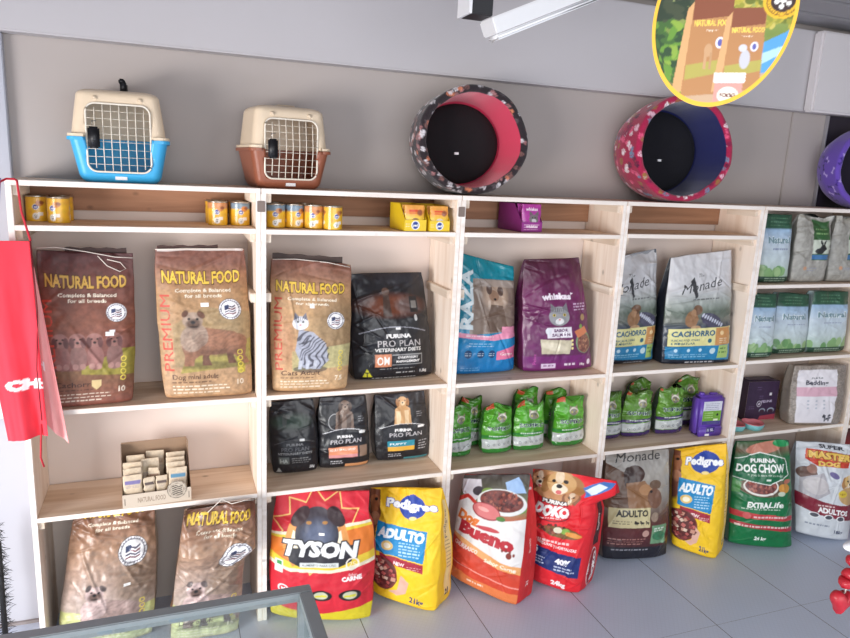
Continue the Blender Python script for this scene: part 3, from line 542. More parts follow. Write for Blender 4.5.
def a_bueno(w, h):
    A = Art(w, h, (206, 62, 40)); A.grad([(0, (60, 52, 52)), (.15, (86, 84, 66)), (.25, (120, 130, 90)), (.4, (200, 60, 44)), (1, (206, 66, 40))]); A.speck(.08, 12, 2)
    A.poly([(.0, .04), (.28, .04), (.36, .16), (.22, .26), (.02, .16)], (214, 206, 214)); A.ell(.28, .14, .05, .04, (60, 50, 60)); A.poly([(.66, .06), (.84, .02), (.98, .14), (.72, .14)], (150, 180, 220))
    A.ell(.5, .17, .1, .05, (120, 150, 70), .4); A.ell(.85, .25, .1, .05, (110, 140, 70)); 
    A.poly([(.0, .25), (.14, .2), (.4, .3), (.7, .36), (1, .33), (1, .7), (.8, .69), (.5, .64), (.2, .57), (0, .54)], (226, 222, 222)); A.poly([(.0, .21), (.14, .17), (.4, .27), (.4, .3), (.14, .21), (0, .26)], (200, 50, 40))
    A.ell(.65, .215, .21, .1, (220, 220, 220), .1); A.ell(.65, .205, .185, .082, (110, 50, 46), .1); kibble(A, .65, .205, .17, .072, 110, [(132, 60, 52), (96, 40, 40), (160, 84, 66), (74, 30, 32)], .013, 2)
    A.ell(.46, .3, .13, .065, (150, 40, 50), .25); A.ell(.46, .297, .12, .056, (206, 110, 112), .25); A.ell(.42, .285, .05, .016, (232, 160, 156), .25); A.ell(.68, .345, .04, .02, (70, 120, 50))
    A.text('Dog', .22, .375, .08, (222, 116, 44), wid=.32, bold=.06, rot=.2, out=(246, 240, 236), ob=.04); A.text('Bueno', .5, .5, .1, (180, 32, 48), wid=.76, bold=.07, rot=.16); A.ell(.52, .44, .1, .018, (190, 60, 70), .1)
    A.ell(.84, .62, .022, .026, (130, 50, 40)); 
    for k in range(4): A.ell(.75+.05*k, .585-.012*(k in (1, 2))+.008*k, .009, .013, (130, 50, 40))
    A.poly([(0, .54), (.2, .57), (.5, .64), (.8, .69), (1, .7), (1, .76), (.7, .74), (.4, .68), (.15, .6), (0, .57)], (226, 160, 100)); A.text('Sabor Carne', .74, .715, .03, (246, 232, 214), wid=.42, bold=.03, rot=.1); A.text('CHURRASCO', .24, .64, .035, (240, 226, 220), wid=.36, bold=.03, rot=.2)
    A.poly([(0, .8), (1, .86), (1, .87), (0, .81)], (236, 150, 140)); A.poly([(0, .86), (.4, .9), (1, .91), (1, 1), (0, 1)], (220, 120, 66)); A.lines(.3, .6, .93, 1, .02, (250, 220, 200), .016, 2); A.soft(1); return A
def a_doko(w, h):
    A = Art(w, h, (222, 34, 46)); A.speck(.07, 9, 3); A.poly([(0, .0), (.55, .0), (.7, .1), (.68, .27), (.35, .28), (0, .18)], (196, 140, 96)); A.poly([(0, 0), (.12, 0), (.1, .15), (0, .2)], (120, 60, 40))
    face_dog(A, .13, .08, .75, (190, 140, 100), (150, 96, 60)); face_dog(A, .43, .09, 1.15); face_dog(A, .6, .22, .6, (190, 140, 100), (140, 90, 60))
    A.poly([(.68, .1), (.86, .02), (1, .02), (.95, .07), (.74, .19)], (70, 120, 190)); A.poly([(.7, .12), (.82, .05), (.9, .07), (.78, .16)], (226, 234, 240))
    A.ell(.37, .33, .15, .085, (120, 16, 30), .1); A.ell(.37, .325, .145, .08, (214, 30, 44), .1); A.text('PURINA', .36, .255, .026, (244, 240, 236), wid=.38, bold=.05, rot=.1, out=(24, 18, 20), ob=.12); A.text('DOKO', .36, .325, .075, (248, 246, 246), wid=.52, bold=.07, rot=.08); A.lines(.2, .6, .385, 1, .02, (250, 220, 220), .008, 2)
    A.ell(.55, .49, .17, .045, (120, 90, 50), .08); kibble(A, .4, .47, .14, .035, 30, [(110, 50, 44), (150, 80, 60), (90, 36, 36)], .014, 2); A.ell(.62, .48, .04, .022, (130, 170, 70)); A.ell(.75, .5, .07, .02, (226, 150, 70), .1); A.ell(.5, .475, .035, .025, (220, 214, 190))
    A.lines(.1, .85, .575, 1, .02, (250, 220, 220), .018, 2); A.text('VERDURAS Y HORTALIZAS', .5, .61, .022, (250, 226, 226), wid=.66, bold=.03, rot=.08)
    A.poly([(.0, .63), (.92, .68), (.92, .86), (.0, .8)], (30, 48, 112)); A.text('15', .13, .67, .055, (240, 240, 250), bold=.05); A.lines(.03, .35, .73, 3, .025, (200, 210, 235), .012, 3); A.text('40%', .64, .735, .045, (244, 244, 250), wid=.24, bold=.06); A.lines(.5, .85, .785, 2, .025, (200, 210, 235), .012, 5)
    A.text('24kg', .6, .93, .04, (248, 240, 240), wid=.26, bold=.05); return A
def a_mond(w, h):
    A = Art(w, h, (176, 170, 160)); A.grad([(0, (150, 144, 138)), (.15, (176, 172, 166)), (.4, (160, 150, 138)), (.6, (90, 60, 52)), (.72, (92, 40, 42)), (.86, (70, 34, 40)), (.87, (32, 32, 42)), (1, (26, 26, 36))]); A.speck(.07, 12, 3)
    A.poly([(.0, .1), (.3, .2), (.45, .45), (.2, .55), (0, .5)], (100, 70, 52)); A.ell(.42, .2, .085, .075, (70, 46, 40)); A.ell(.33, .24, .05, .1, (60, 40, 36)); A.poly([(.28, .28), (.55, .26), (.66, .36), (.66, .5), (.3, .5)], (146, 104, 70)); A.ell(.56, .34, .06, .05, (176, 130, 90)); A.ell(.72, .3, .06, .04, (110, 86, 70)); A.ell(.7, .42, .07, .09, (120, 84, 66)); A.ell(.65, .36, .014, .012, BLK)
    A.text('Monade', .5, .05, .08, (40, 40, 44), wid=.7, shear=.35, rot=-.05)
    A.rect(.05, .5, .62, .68, (206, 194, 150)); A.text('ADULTO', .36, .545, .055, (44, 40, 36), wid=.44, bold=.045); A.lines(.1, .36, .62, 2, .022, (90, 80, 60), .008, 4)
    for k, s in enumerate((1.1, .9, .75)): A.ell(.42+.08*k, .635, .022*s, .01*s, (40, 34, 30)); A.rect(.405+.08*k, .635, .412+.08*k, .655, (40, 34, 30)); A.rect(.43+.08*k, .635, .437+.08*k, .655, (40, 34, 30)); A.ell(.4+.08*k, .622, .01*s, .008*s, (40, 34, 30))
    A.ell(.7, .59, .04, .045, (180, 160, 140), a=.6); A.rect(.66, .67, .92, .84, (110, 150, 116)); A.ell(.79, .77, .07, .04, (60, 120, 86)); A.lines(.7, .88, .7, 2, .02, (226, 236, 226), .01, 3)
    A.ell(.57, .74, .032, .032, (190, 150, 140)); A.lines(.05, .6, .79, 3, .022, (190, 140, 130), .008, 3); A.lines(.1, .66, .89, 1, .02, (170, 170, 180), .01, 3); return A
def a_chow(w, h):
    A = Art(w, h, (18, 112, 66)); A.grad([(0, (60, 96, 60)), (.08, (110, 90, 70)), (.15, (16, 108, 66)), (1, (10, 110, 60))]); A.ell(.5, .06, .2, .05, (186, 120, 100), -.1); A.ell(.85, .03, .1, .03, (26, 140, 80)); A.speck(.09, 12, 3)
    A.ell(.47, .41, .24, .09, (96, 80, 60)); A.ell(.42, .405, .165, .085, (226, 222, 216)); A.ell(.42, .4, .15, .072, (110, 54, 50)); kibble(A, .42, .4, .135, .06, 90, [(140, 70, 62), (96, 44, 44), (166, 96, 80)], .012, 2); A.ell(.8, .42, .06, .045, (200, 140, 60)); A.ell(.75, .47, .04, .02, (200, 210, 190)); A.ell(.87, .36, .05, .02, (190, 110, 90)); A.poly([(0, .34), (.12, .38), (.1, .47), (0, .48)], (70, 140, 70))
    hx = [(.0, .16), (.42, .1), (.86, .16), (.9, .3), (.55, .385), (.0, .33)]; A.poly([((x-.45)*1.04+.45, (y-.25)*1.06+.25) for x, y in hx], (226, 232, 226)); A.poly(hx, (10, 100, 62))
    A.text('PURINA', .46, .17, .034, (238, 238, 236), wid=.42, bold=.04); A.text('DOG CHOW', .43, .24, .07, (242, 244, 240), wid=.78, bold=.03); A.text('el pan de cada dia es mejor', .5, .3, .02, (206, 220, 206), wid=.6, rot=.02); A.rect(.5, .335, .58, .355, (226, 236, 226))
    A.text('EXTRA', .36, .575, .05, (238, 240, 236), wid=.32, bold=.05); A.text('Life', .66, .57, .05, (240, 244, 240), wid=.24, bold=.02, shear=.3); A.lines(.12, .75, .615, 1, .02, (220, 232, 220), .01, 3)
    A.poly([(0, .64), (1, .69), (1, .73), (0, .7)], (182, 52, 58)); A.ell(.2, .68, .036, .034, (200, 90, 90)); A.rect(.28, .66, .4, .71, (200, 66, 70)); A.rect(.44, .665, .66, .715, (200, 66, 70)); A.lines(.3, .9, .69, 1, .02, (240, 214, 214), .014, 3)
    A.poly([(0, .75), (1, .79), (1, .83), (0, .79)], (172, 46, 56)); A.lines(.05, .95, .785, 1, .02, (236, 214, 210), .014, 8); A.text('24 kg', .43, .9, .034, (238, 244, 238), bold=.04); return A
def a_master(w, h):
    A = Art(w, h, (206, 210, 216)); A.speck(.07, 12, 3); A.text('SUPER', .55, .04, .035, (40, 40, 50), wid=.4, bold=.04, rot=.05)
    A.poly([(.14, .06), (.86, .1), (.84, .24), (.3, .235), (.12, .17)], (196, 60, 40)); A.poly([(.16, .075), (.84, .115), (.82, .185), (.14, .155)], (222, 130, 60)); A.text('MASTER', .52, .128, .062, (228, 190, 90), wid=.66, bold=.06, rot=.05, out=(120, 24, 24), ob=.06); A.text('DOG', .5, .21, .045, (230, 190, 90), wid=.34, bold=.06, out=(150, 30, 26), ob=.05)
    A.ell(.15, .32, .09, .07, (96, 66, 56)); A.ell(.22, .27, .05, .05, (150, 110, 96)); A.poly([(.05, .38), (.4, .3), (.5, .5), (.3, .58), (.04, .56)], (176, 172, 178)); A.ell(.28, .44, .12, .09, (196, 190, 192)); A.ell(.58, .32, .05, .03, (110, 100, 150), .4)
    face_dog(A, .86, .38, .8, (206, 170, 110), (166, 120, 70)); A.ell(.84, .52, .12, .09, (196, 160, 110)); A.ell(.72, .5, .05, .035, (216, 190, 60)); A.text('NEW', .72, .5, .02, (120, 60, 20))
    A.poly([(.0, .53), (.4, .6), (.7, .62), (1, .6), (1, .78), (.6, .76), (.3, .74), (0, .68)], (128, 30, 50)); A.lines(.3, .6, .64, 1, .02, (240, 214, 214), .012, 3); A.text('ADULTOS', .56, .69, .05, (242, 240, 240), wid=.52, bold=.05, rot=.04)
    for u in (.25, .48, .7): A.ell(u, .745+.02*u, .05, .03, (236, 238, 240)); A.ell(u, .745+.02*u, .04, .022, (80, 80, 90))
    A.lines(.12, .55, .85, 1, .02, (110, 120, 140), .014, 3); A.text('18kg', .72, .9, .036, (50, 60, 90), wid=.16, bold=.03); return A
def a_bedding(w, h):
    A = Art(w, h, (140, 130, 122)); A.speck(.3, 70, 3); A.speck(.12, 10, 4); A.rect(.09, .07, .82, .95, (222, 218, 224)); A.rect(.09, .35, .82, .5, (212, 168, 184)); A.text('Bedding', .45, .28, .07, (60, 60, 76), wid=.4, bold=.03, rot=.03); A.text('pets', .45, .2, .035, (90, 96, 100), wid=.2)
    for i in range(3):
        for j in range(3): A.ell(.3+.15*j, .58+.06*i, .02, .014, (180, 184, 196))
    R = random.Random(4)
    for k in range(18): A.ell(.62+R.random()*.14, .82+R.random()*.09, .014, .02, R.choice([(70, 70, 80), (110, 110, 116), (40, 40, 50)]), R.random()*3)
    return A
def a_pbox(w, h):
    A = Art(w, h, (56, 36, 66)); A.speck(.12, 12, 3); A.text('FELINE', .66, .52, .06, (196, 184, 210), wid=.34, bold=.02, rot=-.03); A.ell(.42, .58, .075, .08, (214, 208, 222)); A.ell(.42, .58, .06, .065, (60, 38, 70)); A.poly([(-.03, .03), (-.01, -.04), (.0, -.01), (.03, -.04), (.02, .03)], (220, 214, 228), at=(.42, .58))
    A.ell(.55, .76, .1, .06, (150, 160, 176)); A.ell(.55, .78, .08, .05, (60, 36, 56)); A.ell(.83, .76, .11, .07, (150, 160, 176)); A.ell(.83, .78, .09, .055, (60, 36, 56)); A.poly([(.5, .9), (1, .86), (1, 1), (.45, 1)], (170, 66, 84)); A.rect(.72, .3, .8, .37, (220, 216, 224)); A.lines(.3, .45, .15, 2, .06, (110, 90, 130), .02, 3); A.lines(.4, .55, .38, 2, .05, (110, 90, 130), .02, 5); A.lines(.1, .3, .65, 2, .05, (110, 90, 130), .02, 6); return A
def a_can(w, h, top):
    A = Art(w, h, (236, 186, 50), .0009); A.grad([(0, top), (.22, top), (.3, (236, 186, 50)), (1, (232, 178, 44))]); A.speck(.08, 6, 3)
    for k in range(3):
        u = .17+k*.333; A.ell(u, .44, .15, .16, (34, 60, 150)) if False else None
        A.ell(u, .4, .12, .12, (240, 240, 244)); A.ell(u, .4, .1, .1, (36, 62, 150)); A.text('ped', u, .4, .06, WHT, bold=.04)
        A.ell(u+.06, .25, .16, .12, (206, 130, 60)); A.ell(u+.09, .22, .1, .07, (140, 80, 50)); A.ell(u, .78, .13, .14, (236, 232, 224)); A.ell(u-.01, .74, .02, .02, BLK); A.ell(u+.012, .74, .02, .02, BLK); A.ell(u, .82, .04, .03, (40, 20, 20)); A.rect(u+.03, .62, u+.1, .76, (246, 240, 230))
        A.ell(u-.08, .6, .08, .1, (222, 150, 60), a=.6, soft=.6)
    return A
def a_ypouch(w, h, k):
    A = Art(w, h, (238, 190, 52)); A.grad([(0, (236, 170, 80)), (.3, (232, 150, 70)), (.5, (240, 196, 60)), (1, (236, 190, 40))]); A.speck(.08, 8, k); A.rect(.2, .18, .8, .26, (222, 84, 50)); A.rect(.2, .3, .75, .34, (226, 96, 50)); A.ell(.75, .3, .12, .12, (150, 86, 56), soft=.5)
    A.ell(.5, .68, .2, .17, (120, 80, 60) if k == 0 else (226, 210, 190)); A.ell(.5, .74, .13, .1, (235, 228, 218)); A.ell(.5, .7, .03, .025, BLK)
    for s in (-.12, .12): A.ell(.5+s, .62, .025, .025, BLK)
    return A
def a_carton(w, h):
    A = Art(w, h, (238, 202, 34)); A.ell(.5, .5, .42, .42, (240, 240, 236)); A.ell(.5, .5, .3, .34, (30, 62, 150)); A.text('ped', .5, .5, .22, WHT, bold=.05); A.lines(.04, .25, .4, 2, .2, (250, 240, 200), .08, 2); return A

# ------------------------------------------------------------------ the room
def struct(name, mb, mat, **k): return tag(mb.build(name, mat, **k), kind='structure')
WALLM = plain('grey_painted_plaster', (176, 167, 163), .8, var=.035, scale=3, bump=.05)
BEAMM = plain('light_grey_plaster', (190, 186, 189), .75, var=.03, scale=2, bump=.05)
def floor_mat():
    m, nt, b = nodes('grey_floor_tiles'); L = nt.links.new; ge = N(nt, 'ShaderNodeNewGeometry'); sp = N(nt, 'ShaderNodeSeparateXYZ'); L(ge.outputs['Position'], sp.inputs[0])
    ds = []
    for ax, o0, p in (('X', 1.187, .4905), ('Y', -.583, .981)):
        a = N(nt, 'ShaderNodeMath', operation='SUBTRACT'); a.inputs[1].default_value = o0-p*50; L(sp.outputs[ax], a.inputs[0])
        d = N(nt, 'ShaderNodeMath', operation='DIVIDE'); d.inputs[1].default_value = p; L(a.outputs[0], d.inputs[0])
        f = N(nt, 'ShaderNodeMath', operation='FRACT'); L(d.outputs[0], f.inputs[0])
        g = N(nt, 'ShaderNodeMath', operation='PINGPONG'); g.inputs[1].default_value = .5; L(f.outputs[0], g.inputs[0])
        l = N(nt, 'ShaderNodeMath', operation='LESS_THAN'); l.inputs[1].default_value = (.0016 if ax == 'X' else .0006)/p; L(g.outputs[0], l.inputs[0]); ds.append(l)
    mx = N(nt, 'ShaderNodeMath', operation='MAXIMUM'); L(ds[0].outputs[0], mx.inputs[0]); L(ds[1].outputs[0], mx.inputs[1])
    no = N(nt, 'ShaderNodeTexNoise', Scale=2.5, Detail=6.); L(ge.outputs['Position'], no.inputs['Vector'])
    c = N(nt, 'ShaderNodeMix', data_type='RGBA'); c.inputs[6].default_value = lc((190, 200, 221)); c.inputs[7].default_value = lc((204, 214, 234)); L(no.outputs['Fac'], c.inputs[0])
    wv = N(nt, 'ShaderNodeTexBrick', Scale=1.); wv.inputs['Mortar Size'].default_value = .0015; wv.inputs['Brick Width'].default_value = .018; wv.inputs['Row Height'].default_value = .018; wv.offset = 0.
    mp = N(nt, 'ShaderNodeMapping'); mp.inputs['Rotation'].default_value = (0, 0, .6); L(ge.outputs['Position'], mp.inputs['Vector']); L(mp.outputs[0], wv.inputs['Vector'])
    c3 = N(nt, 'ShaderNodeMix', data_type='RGBA', blend_type='MULTIPLY'); c3.inputs[0].default_value = .12; L(c.outputs[2], c3.inputs[6]); wv.inputs['Color1'].default_value = (1, 1, 1, 1); wv.inputs['Color2'].default_value = (.95, .95, .95, 1); wv.inputs['Mortar'].default_value = (.6, .6, .6, 1); L(wv.outputs[0], c3.inputs[7])
    c2 = N(nt, 'ShaderNodeMix', data_type='RGBA'); c2.inputs[7].default_value = lc((84, 84, 90)); L(mx.outputs[0], c2.inputs[0]); L(c3.outputs[2], c2.inputs[6]); L(c2.outputs[2], b.inputs['Base Color'])
    b.inputs['Roughness'].default_value = .38; return m
struct('floor', MB().box(-2.5, 5.5, -5, .32, -.1, 0), floor_mat())
struct('wall_back', MB().box(-2.5, 5.5, .30, .42, 0, 2.9), WALLM)
m = MB(); m.box(-1.9, -1.8, -5, -4.3, 0, 2.695); m.box(-1.9, -1.8, -.9, .30, 0, 2.695); m.box(-1.9, -1.8, -4.3, -.9, 1.62, 2.695)  # unseen wall, low lintel added to block daylight from the upper wall
struct('wall_left_blocker', m, WALLM)
struct('wall_right', MB().box(5.5, 5.6, -5, .42, 0, 2.9), WALLM)
# ceiling with long ridged panels
mb = MB(); mb.box(-2.5, 5.5, -5, .42, 2.72, 2.8)
for k in range(26): mb.box(-2.5, 5.5, .27-.2*k-.17, .27-.2*k, 2.695, 2.72, .004)
struct('ceiling', mb, plain('grey_ceiling_panel', (150, 148, 152), .5, var=.05, scale=4))
struct('trim_1', MB().box(-2.5, 5.5, .225, .30, 2.268, 2.662, .006), BEAMM)
struct('trim_2', MB().box(3.585, 5.5, .165, .224, 2.262, 2.655, .01), plain('pale_block', (214, 209, 211), .7, var=.02, scale=3))
struct('lit_wall_panel', MB().box(-.044, 4.9, .2915, .30, 0, 1.76), plain('brightened_wall_tone', (228, 212, 203), .75, var=.04, scale=3))  # panel behind shelves: the wall's brighter light there is put into its colour
struct('trim_3', MB().box(3.60, 5.5, .2895, .30, 1.7805, 2.268, .003), WALLM)
struct('trim_4', MB().box(-2.5, -.045, .262, .30, 0.0, 2.268, .003), plain('pale_blue_plaster', (180, 182, 192), .7, var=.03, scale=3))
struct('baseboard_back', MB().box(-2.5, -.046, .25, .262, 0, .012), plain('grey_skirting', (140, 132, 132), .6))

# ------------------------------------------------------------------ shelving units
T = .018
XS = [(-.020, -.001, .775, .7925), (.7935, .812, 1.573, 1.5915), (1.5925, 1.612, 2.375, 2.3925), (2.3935, 2.412, 3.173, 3.1945), (3.1955, 3.218, 4.006, 4.0245), (4.0255, 4.045, 4.82, 4.84)]
LV = [(1.633, .984, .58), (1.631, .986, .578), (1.631, .982, .582), (1.636, .984, .588), (1.392, .999, .594), (1.633, .984, .58)]
LBL = ['leftmost pine shelving unit, with the red apron hanging at its corner', 'second pine shelving unit from the left, under the brown pet carrier', 'middle pine shelving unit holding the green litter bags', 'pine shelving unit with the purple jug, under the red paw print bed',
       'pine shelving unit at the right end of the wall, with green and blue bedding bags', 'pine shelving unit at the right edge of the photo, only its upright seen']
for k, ((a, b_, c, d), lv) in enumerate(zip(XS, LV)):
    u = empty('shelving_unit', (a, 0, 0)); tag(u, LBL[k], 'shelf', 'pine shelving units along the wall'); D = .288
    def bd(name, x0, x1, y0, y1, z0, z1, mat, bev=.0015):
        o = MB().box(x0-a, x1-a, y0, y1, z0, z1, bev).build(name, mat, u)
        if mat in (WOODH, WOODV):
            o.data.materials.append(EDGE)
            for p in o.data.polygons:
                if p.normal.y < -.9: p.material_index = 1
        return o
    bd('side_panel', a, b_, 0, D, .0005, 1.762, WOODV); bd('side_panel', c, d, 0, D, .0005, 1.762, WOODV)
    bd('top_board', a+.0005, d-.0005, -.004, D, 1.762, 1.78, WOODH)
    for z in lv:
        o = bd('shelf_board', b_, c, -.001+.002*k % 3*.001, D-.004, z-T, z, WOODH)
        for x0, x1 in ((b_, b_+.02), (c-.02, c)): bd('cleat', x0, x1, .012, D-.01, z-T-.032, z-T, WOODC)
    if k not in (4,):
        bd('back_rail', b_, c, D-.022, D-.006, 1.668, 1.762, WOODT)
        for x0, x1 in ((b_, b_+.02), (c-.02, c)): bd('cleat', x0, x1, .012, D-.03, 1.355, 1.39, WOODC); bd('cleat', x0, x1, .012, .2, 1.729, 1.762, WOODC)
    if k in (1, 2):
        o = bd('spacer_block', a-.014, a+.014, -.0035, -.0006, 1.695, 1.735, plain('dark_wood_block', (128, 112, 104), .7)); o['label'] = 'small grey brown block over the joint of two uprights'

# ------------------------------------------------------------------ bags
FILM = printed('printed_film', .36, .12, 240, coat=.1); MATTE = printed('printed_paper_weave', .55, .35, 420); GLOSS = printed('glossy_film', .26, .08, 160, coat=.25)
S3, S4 = .984, .58
SP = {
'puppy':(0.194,0.030,0.984,4,6,[(-0.137,0.000),(0.137,0.000),(0.160,0.546),(-0.144,0.557)]),
'minidog':(0.603,0.036,0.984,0,6,[(-0.158,0.003),(0.156,0.000),(0.138,0.567),(-0.180,0.565)]),
'cat':(0.985,0.024,0.9865,-4,6,[(-0.143,0.002),(0.148,0.000),(0.165,0.506),(-0.146,0.525)]),
'om':(1.375,0.122,0.9865,1,8,[(-0.179,0.000),(0.175,0.000),(0.128,0.455),(-0.195,0.452)]),
'raza':(1.800,0.120,0.984,1,6,[(-0.155,0.000),(0.152,0.000),(0.138,0.480),(-0.135,0.545)]),
'whi':(2.172,0.093,0.984,-1,5,[(-0.183,0.000),(0.183,0.000),(0.085,0.530),(-0.196,0.520)]),
'mons':(2.610,0.130,0.984,2,7,[(-0.139,0.001),(0.136,0.000),(0.140,0.565),(-0.105,0.522)]),
'monb':(2.957,0.070,0.984,-6,5,[(-0.193,0.0),(0.200,0.000),(0.160,0.575),(-0.180,0.529)]),
'g9':(3.375,0.056,1.392,-4,2,[(-0.088,0.000),(0.088,0.000),(0.071,0.350),(-0.093,0.350)]),
'g10':(3.621,0.060,1.392,-4,2,[(-0.107,0.000),(0.107,0.000),(0.105,0.350),(-0.106,0.343)]),
'g11':(3.872,0.059,1.392,-4,2,[(-0.106,0.000),(0.106,0.000),(0.105,0.350),(-0.102,0.349)]),
'n12':(3.332,0.030,1.0,-2,2,[(-0.086,0.000),(0.082,0.000),(0.066,0.336),(-0.090,0.342)]),
'n13':(3.582,0.068,1.0,-3,2,[(-0.110,0.000),(0.110,0.001),(0.084,0.325),(-0.113,0.332)]),
'n14':(3.832,0.055,1.0,-3,2,[(-0.125,0.000),(0.131,0.000),(0.103,0.337),(-0.130,0.339)]),
'bedding':(3.800,0.020,0.594,-14,5,[(-0.150,0.0),(0.150,0.000),(0.155,0.345),(-0.150,0.330)]),
'p15':(0.955,0.155,0.579,-3,3,[(-0.092,0.000),(0.092,0.000),(0.074,0.322),(-0.106,0.318)]),
'p16':(1.170,0.157,0.579,-3,3,[(-0.107,0.000),(0.107,0.000),(0.089,0.326),(-0.112,0.322)]),
'p17':(1.445,0.172,0.579,-2,3,[(-0.119,0.000),(0.119,0.000),(0.094,0.319),(-0.135,0.312)]),
'fa':(0.189,0.047,0,-3,7,[(-0.165,0.000),(0.175,0.000),(0.20,0.56),(-0.086,0.553)]),
'fb':(0.562,-0.034,0,-3,3,[(-0.129,0.000),(0.129,0.000),(0.165,0.580),(-0.060,0.572)]),
'tyson':(1.030,-0.058,0,-16,6,[(-0.205,0.02),(0.205,0.000),(0.186,0.565),(-0.195,0.552)]),
'ped1':(1.392,-0.064,0,-39,6,[(-0.148,0.021),(0.148,0.000),(0.132,0.556),(-0.190,0.500)]),
'bueno':(1.752,-0.090,0,-48,8,[(-0.165,0.041),(0.172,0.000),(0.161,0.600),(-0.145,0.530)]),
'doko':(2.104,-0.134,0,-44,3.5,[(-0.116,0.012),(0.120,0.000),(0.165,0.605),(-0.140,0.555)]),
'mond':(2.640,-0.035,0,-8,8,[(-0.175,0.010),(0.178,0.000),(0.165,0.560),(-0.178,0.560)]),
'ped2':(2.967,-0.085,0,-46,6,[(-0.106,0.019),(0.108,0.000),(0.080,0.605),(-0.160,0.530)]),
'chow':(3.369,-0.130,0,-18,6,[(-0.170,0.020),(0.172,0.000),(0.098,0.590),(-0.180,0.570)]),
'master':(3.775,-0.165,0,-20,8,[(-0.145,0.035),(0.143,0.000),(0.149,0.535),(-0.185,0.545)]),
}
def W(k): return dims(SP[k])
CAT = 'pet food bag'
def string_part(o, surf, pts, col=(225, 215, 205), r=.0018):
    MB().tube([surf(u, v)+Vector((0, -.004, dz)) for u, v, dz in pts], r, 6).build('closing_string', plain('white_string', col, .8), o, True)
def flap(o, surf, u0, u1, dz, col, mat=None):
    a, b_ = surf(u0, 0.002), surf(u1, 0.002); V = []
    n = 12
    for i in range(n+1):
        p = a.lerp(b_, i/n); 
        for y, z in ((.010, -.03), (.012, dz+.002*math.sin(i*1.7)), (.018, dz+.002*math.sin(i*1.7)), (.020, -.03)): V.append((p.x, p.y+y, p.z+z))
    F_ = [(i*4+k, i*4+(k+1) % 4, (i+1)*4+(k+1) % 4, (i+1)*4+k) for i in range(n) for k in range(4)]+[(0, 3, 2, 1), (n*4, n*4+1, n*4+2, n*4+3)]
    return raw('back_flap', V, F_, plain('brown_paper_%d' % col[0], col, .6), o, False)
o, s, g = bag('pet_food_bag', 'dark reddish brown dog food bag with four puppies, behind the red apron', SP['puppy'], a_puppy(*W('puppy')), .1, .035, (70, 42, 36), (96, 60, 50), mat=MATTE, seed=2, sticker=(.73, .52), cat=CAT, group='brown paper pet food bags')
string_part(o, s, [(.0, .01, .012), (.2, .0, .014), (.5, .012, .012), (.8, .03, .004), (1, .035, .004)]); string_part(o, s, [(.62, .02, 0), (.72, .08, 0), (.85, .12, 0), (.92, .1, 0), (.86, .06, 0), (.72, .04, 0)]); flap(o, s, .28, .93, .016, (58, 34, 30))
o, s, g = bag('pet_food_bag', 'tan dog food bag with a standing dog picture and red PREMIUM down its left edge', SP['minidog'], a_minidog(*W('minidog')), .1, .04, (84, 56, 46), (140, 108, 80), mat=MATTE, seed=3, sticker=(.51, .365), cat=CAT, group='brown paper pet food bags')
string_part(o, s, [(.0, .01, .003), (.3, .008, .002), (.7, .006, .001), (.99, .006, 0)]); flap(o, s, .02, .7, .01, (70, 44, 40))
o, s, g = bag('pet_food_bag', 'tan cat food bag showing a grey striped sitting cat', SP['cat'], a_cat(*W('cat')), .1, .04, (84, 56, 46), (150, 116, 86), mat=MATTE, seed=4, sticker=(.5, .33, .06), cat=CAT, group='brown paper pet food bags', fold=.01)
string_part(o, s, [(.02, .005, .002), (.3, .0, .004), (.7, .006, .002), (.98, .02, 0)]); flap(o, s, .02, .9, .022, (62, 44, 38))
bag('pet_food_bag', 'wide black dog food bag with orange OM square, beside the striped cat bag', SP['om'], a_om(*W('om')), .08, .05, (24, 24, 28), mat=FILM, seed=5, cat=CAT, cr=18, pp=3)
def razawarp(X, Y, Z, t): return X, Y, Z
o, s, g = bag('pet_food_bag', 'teal cat food bag with RAZA down its left side', SP['raza'], a_raza(*W('raza')), .09, .04, (18, 110, 130), mat=GLOSS, seed=6, cat=CAT, cr=20)
bag('pet_food_bag', 'purple cat food bag with a grey cat face, right of the teal bag', SP['whi'], a_whi(*W('whi')), .1, .05, (80, 26, 60), mat=FILM, seed=7, cat=CAT, cr=22, wr=1.2, pp=4)
bag('pet_food_bag', 'narrower white and navy puppy food bag against the upright', SP['mons'], a_mon(*W('mons'), False), .08, .04, (150, 152, 156), (60, 66, 80), mat=FILM, seed=8, cat=CAT, fold=.02, cr=20, wr=1.3, group='white and navy puppy food bags')
bag('pet_food_bag', 'larger white and navy puppy food bag with black left edge', SP['monb'], a_mon(*W('monb'), True), .1, .045, (150, 152, 156), (30, 34, 44), mat=FILM, seed=9, cat=CAT, cr=20, wr=1.2, group='white and navy puppy food bags', botr=.01)
bag('bedding_bag', 'green topped pale blue bag at the left of the upper right shelf', SP['g9'], a_nat(*W('g9'), 1), .12, .02, (50, 80, 60), mat=FILM, seed=10, res=.004, cat='bedding bag', group='green and blue bedding bags')
for k, l in (('g10', 'clear grey hay bag with a green rabbit label'), ('g11', 'clear grey hay bag at the far right end of its shelf')):
    bag('hay_bag', l, SP[k], a_hay(*W(k)), .12, .03, (150, 150, 144), mat=FILM, seed=11+len(l), res=.004, cat='hay bag', fold=.025, wave=.03, wr=1.4, group='clear hay bags')
for k, l, sd in (('n12', 'left one of three green and blue bedding bags in a row', 2), ('n13', 'middle one of three green and blue bedding bags in a row', 3), ('n14', 'right one of three green and blue bedding bags in a row', 5)):
    bag('bedding_bag', l, SP[k], a_nat(*W(k), sd), .09, .02, (40, 84, 62), (150, 168, 170), mat=FILM, seed=20+sd, topd=.04, res=.004, cat='bedding bag', group='green and blue bedding bags')
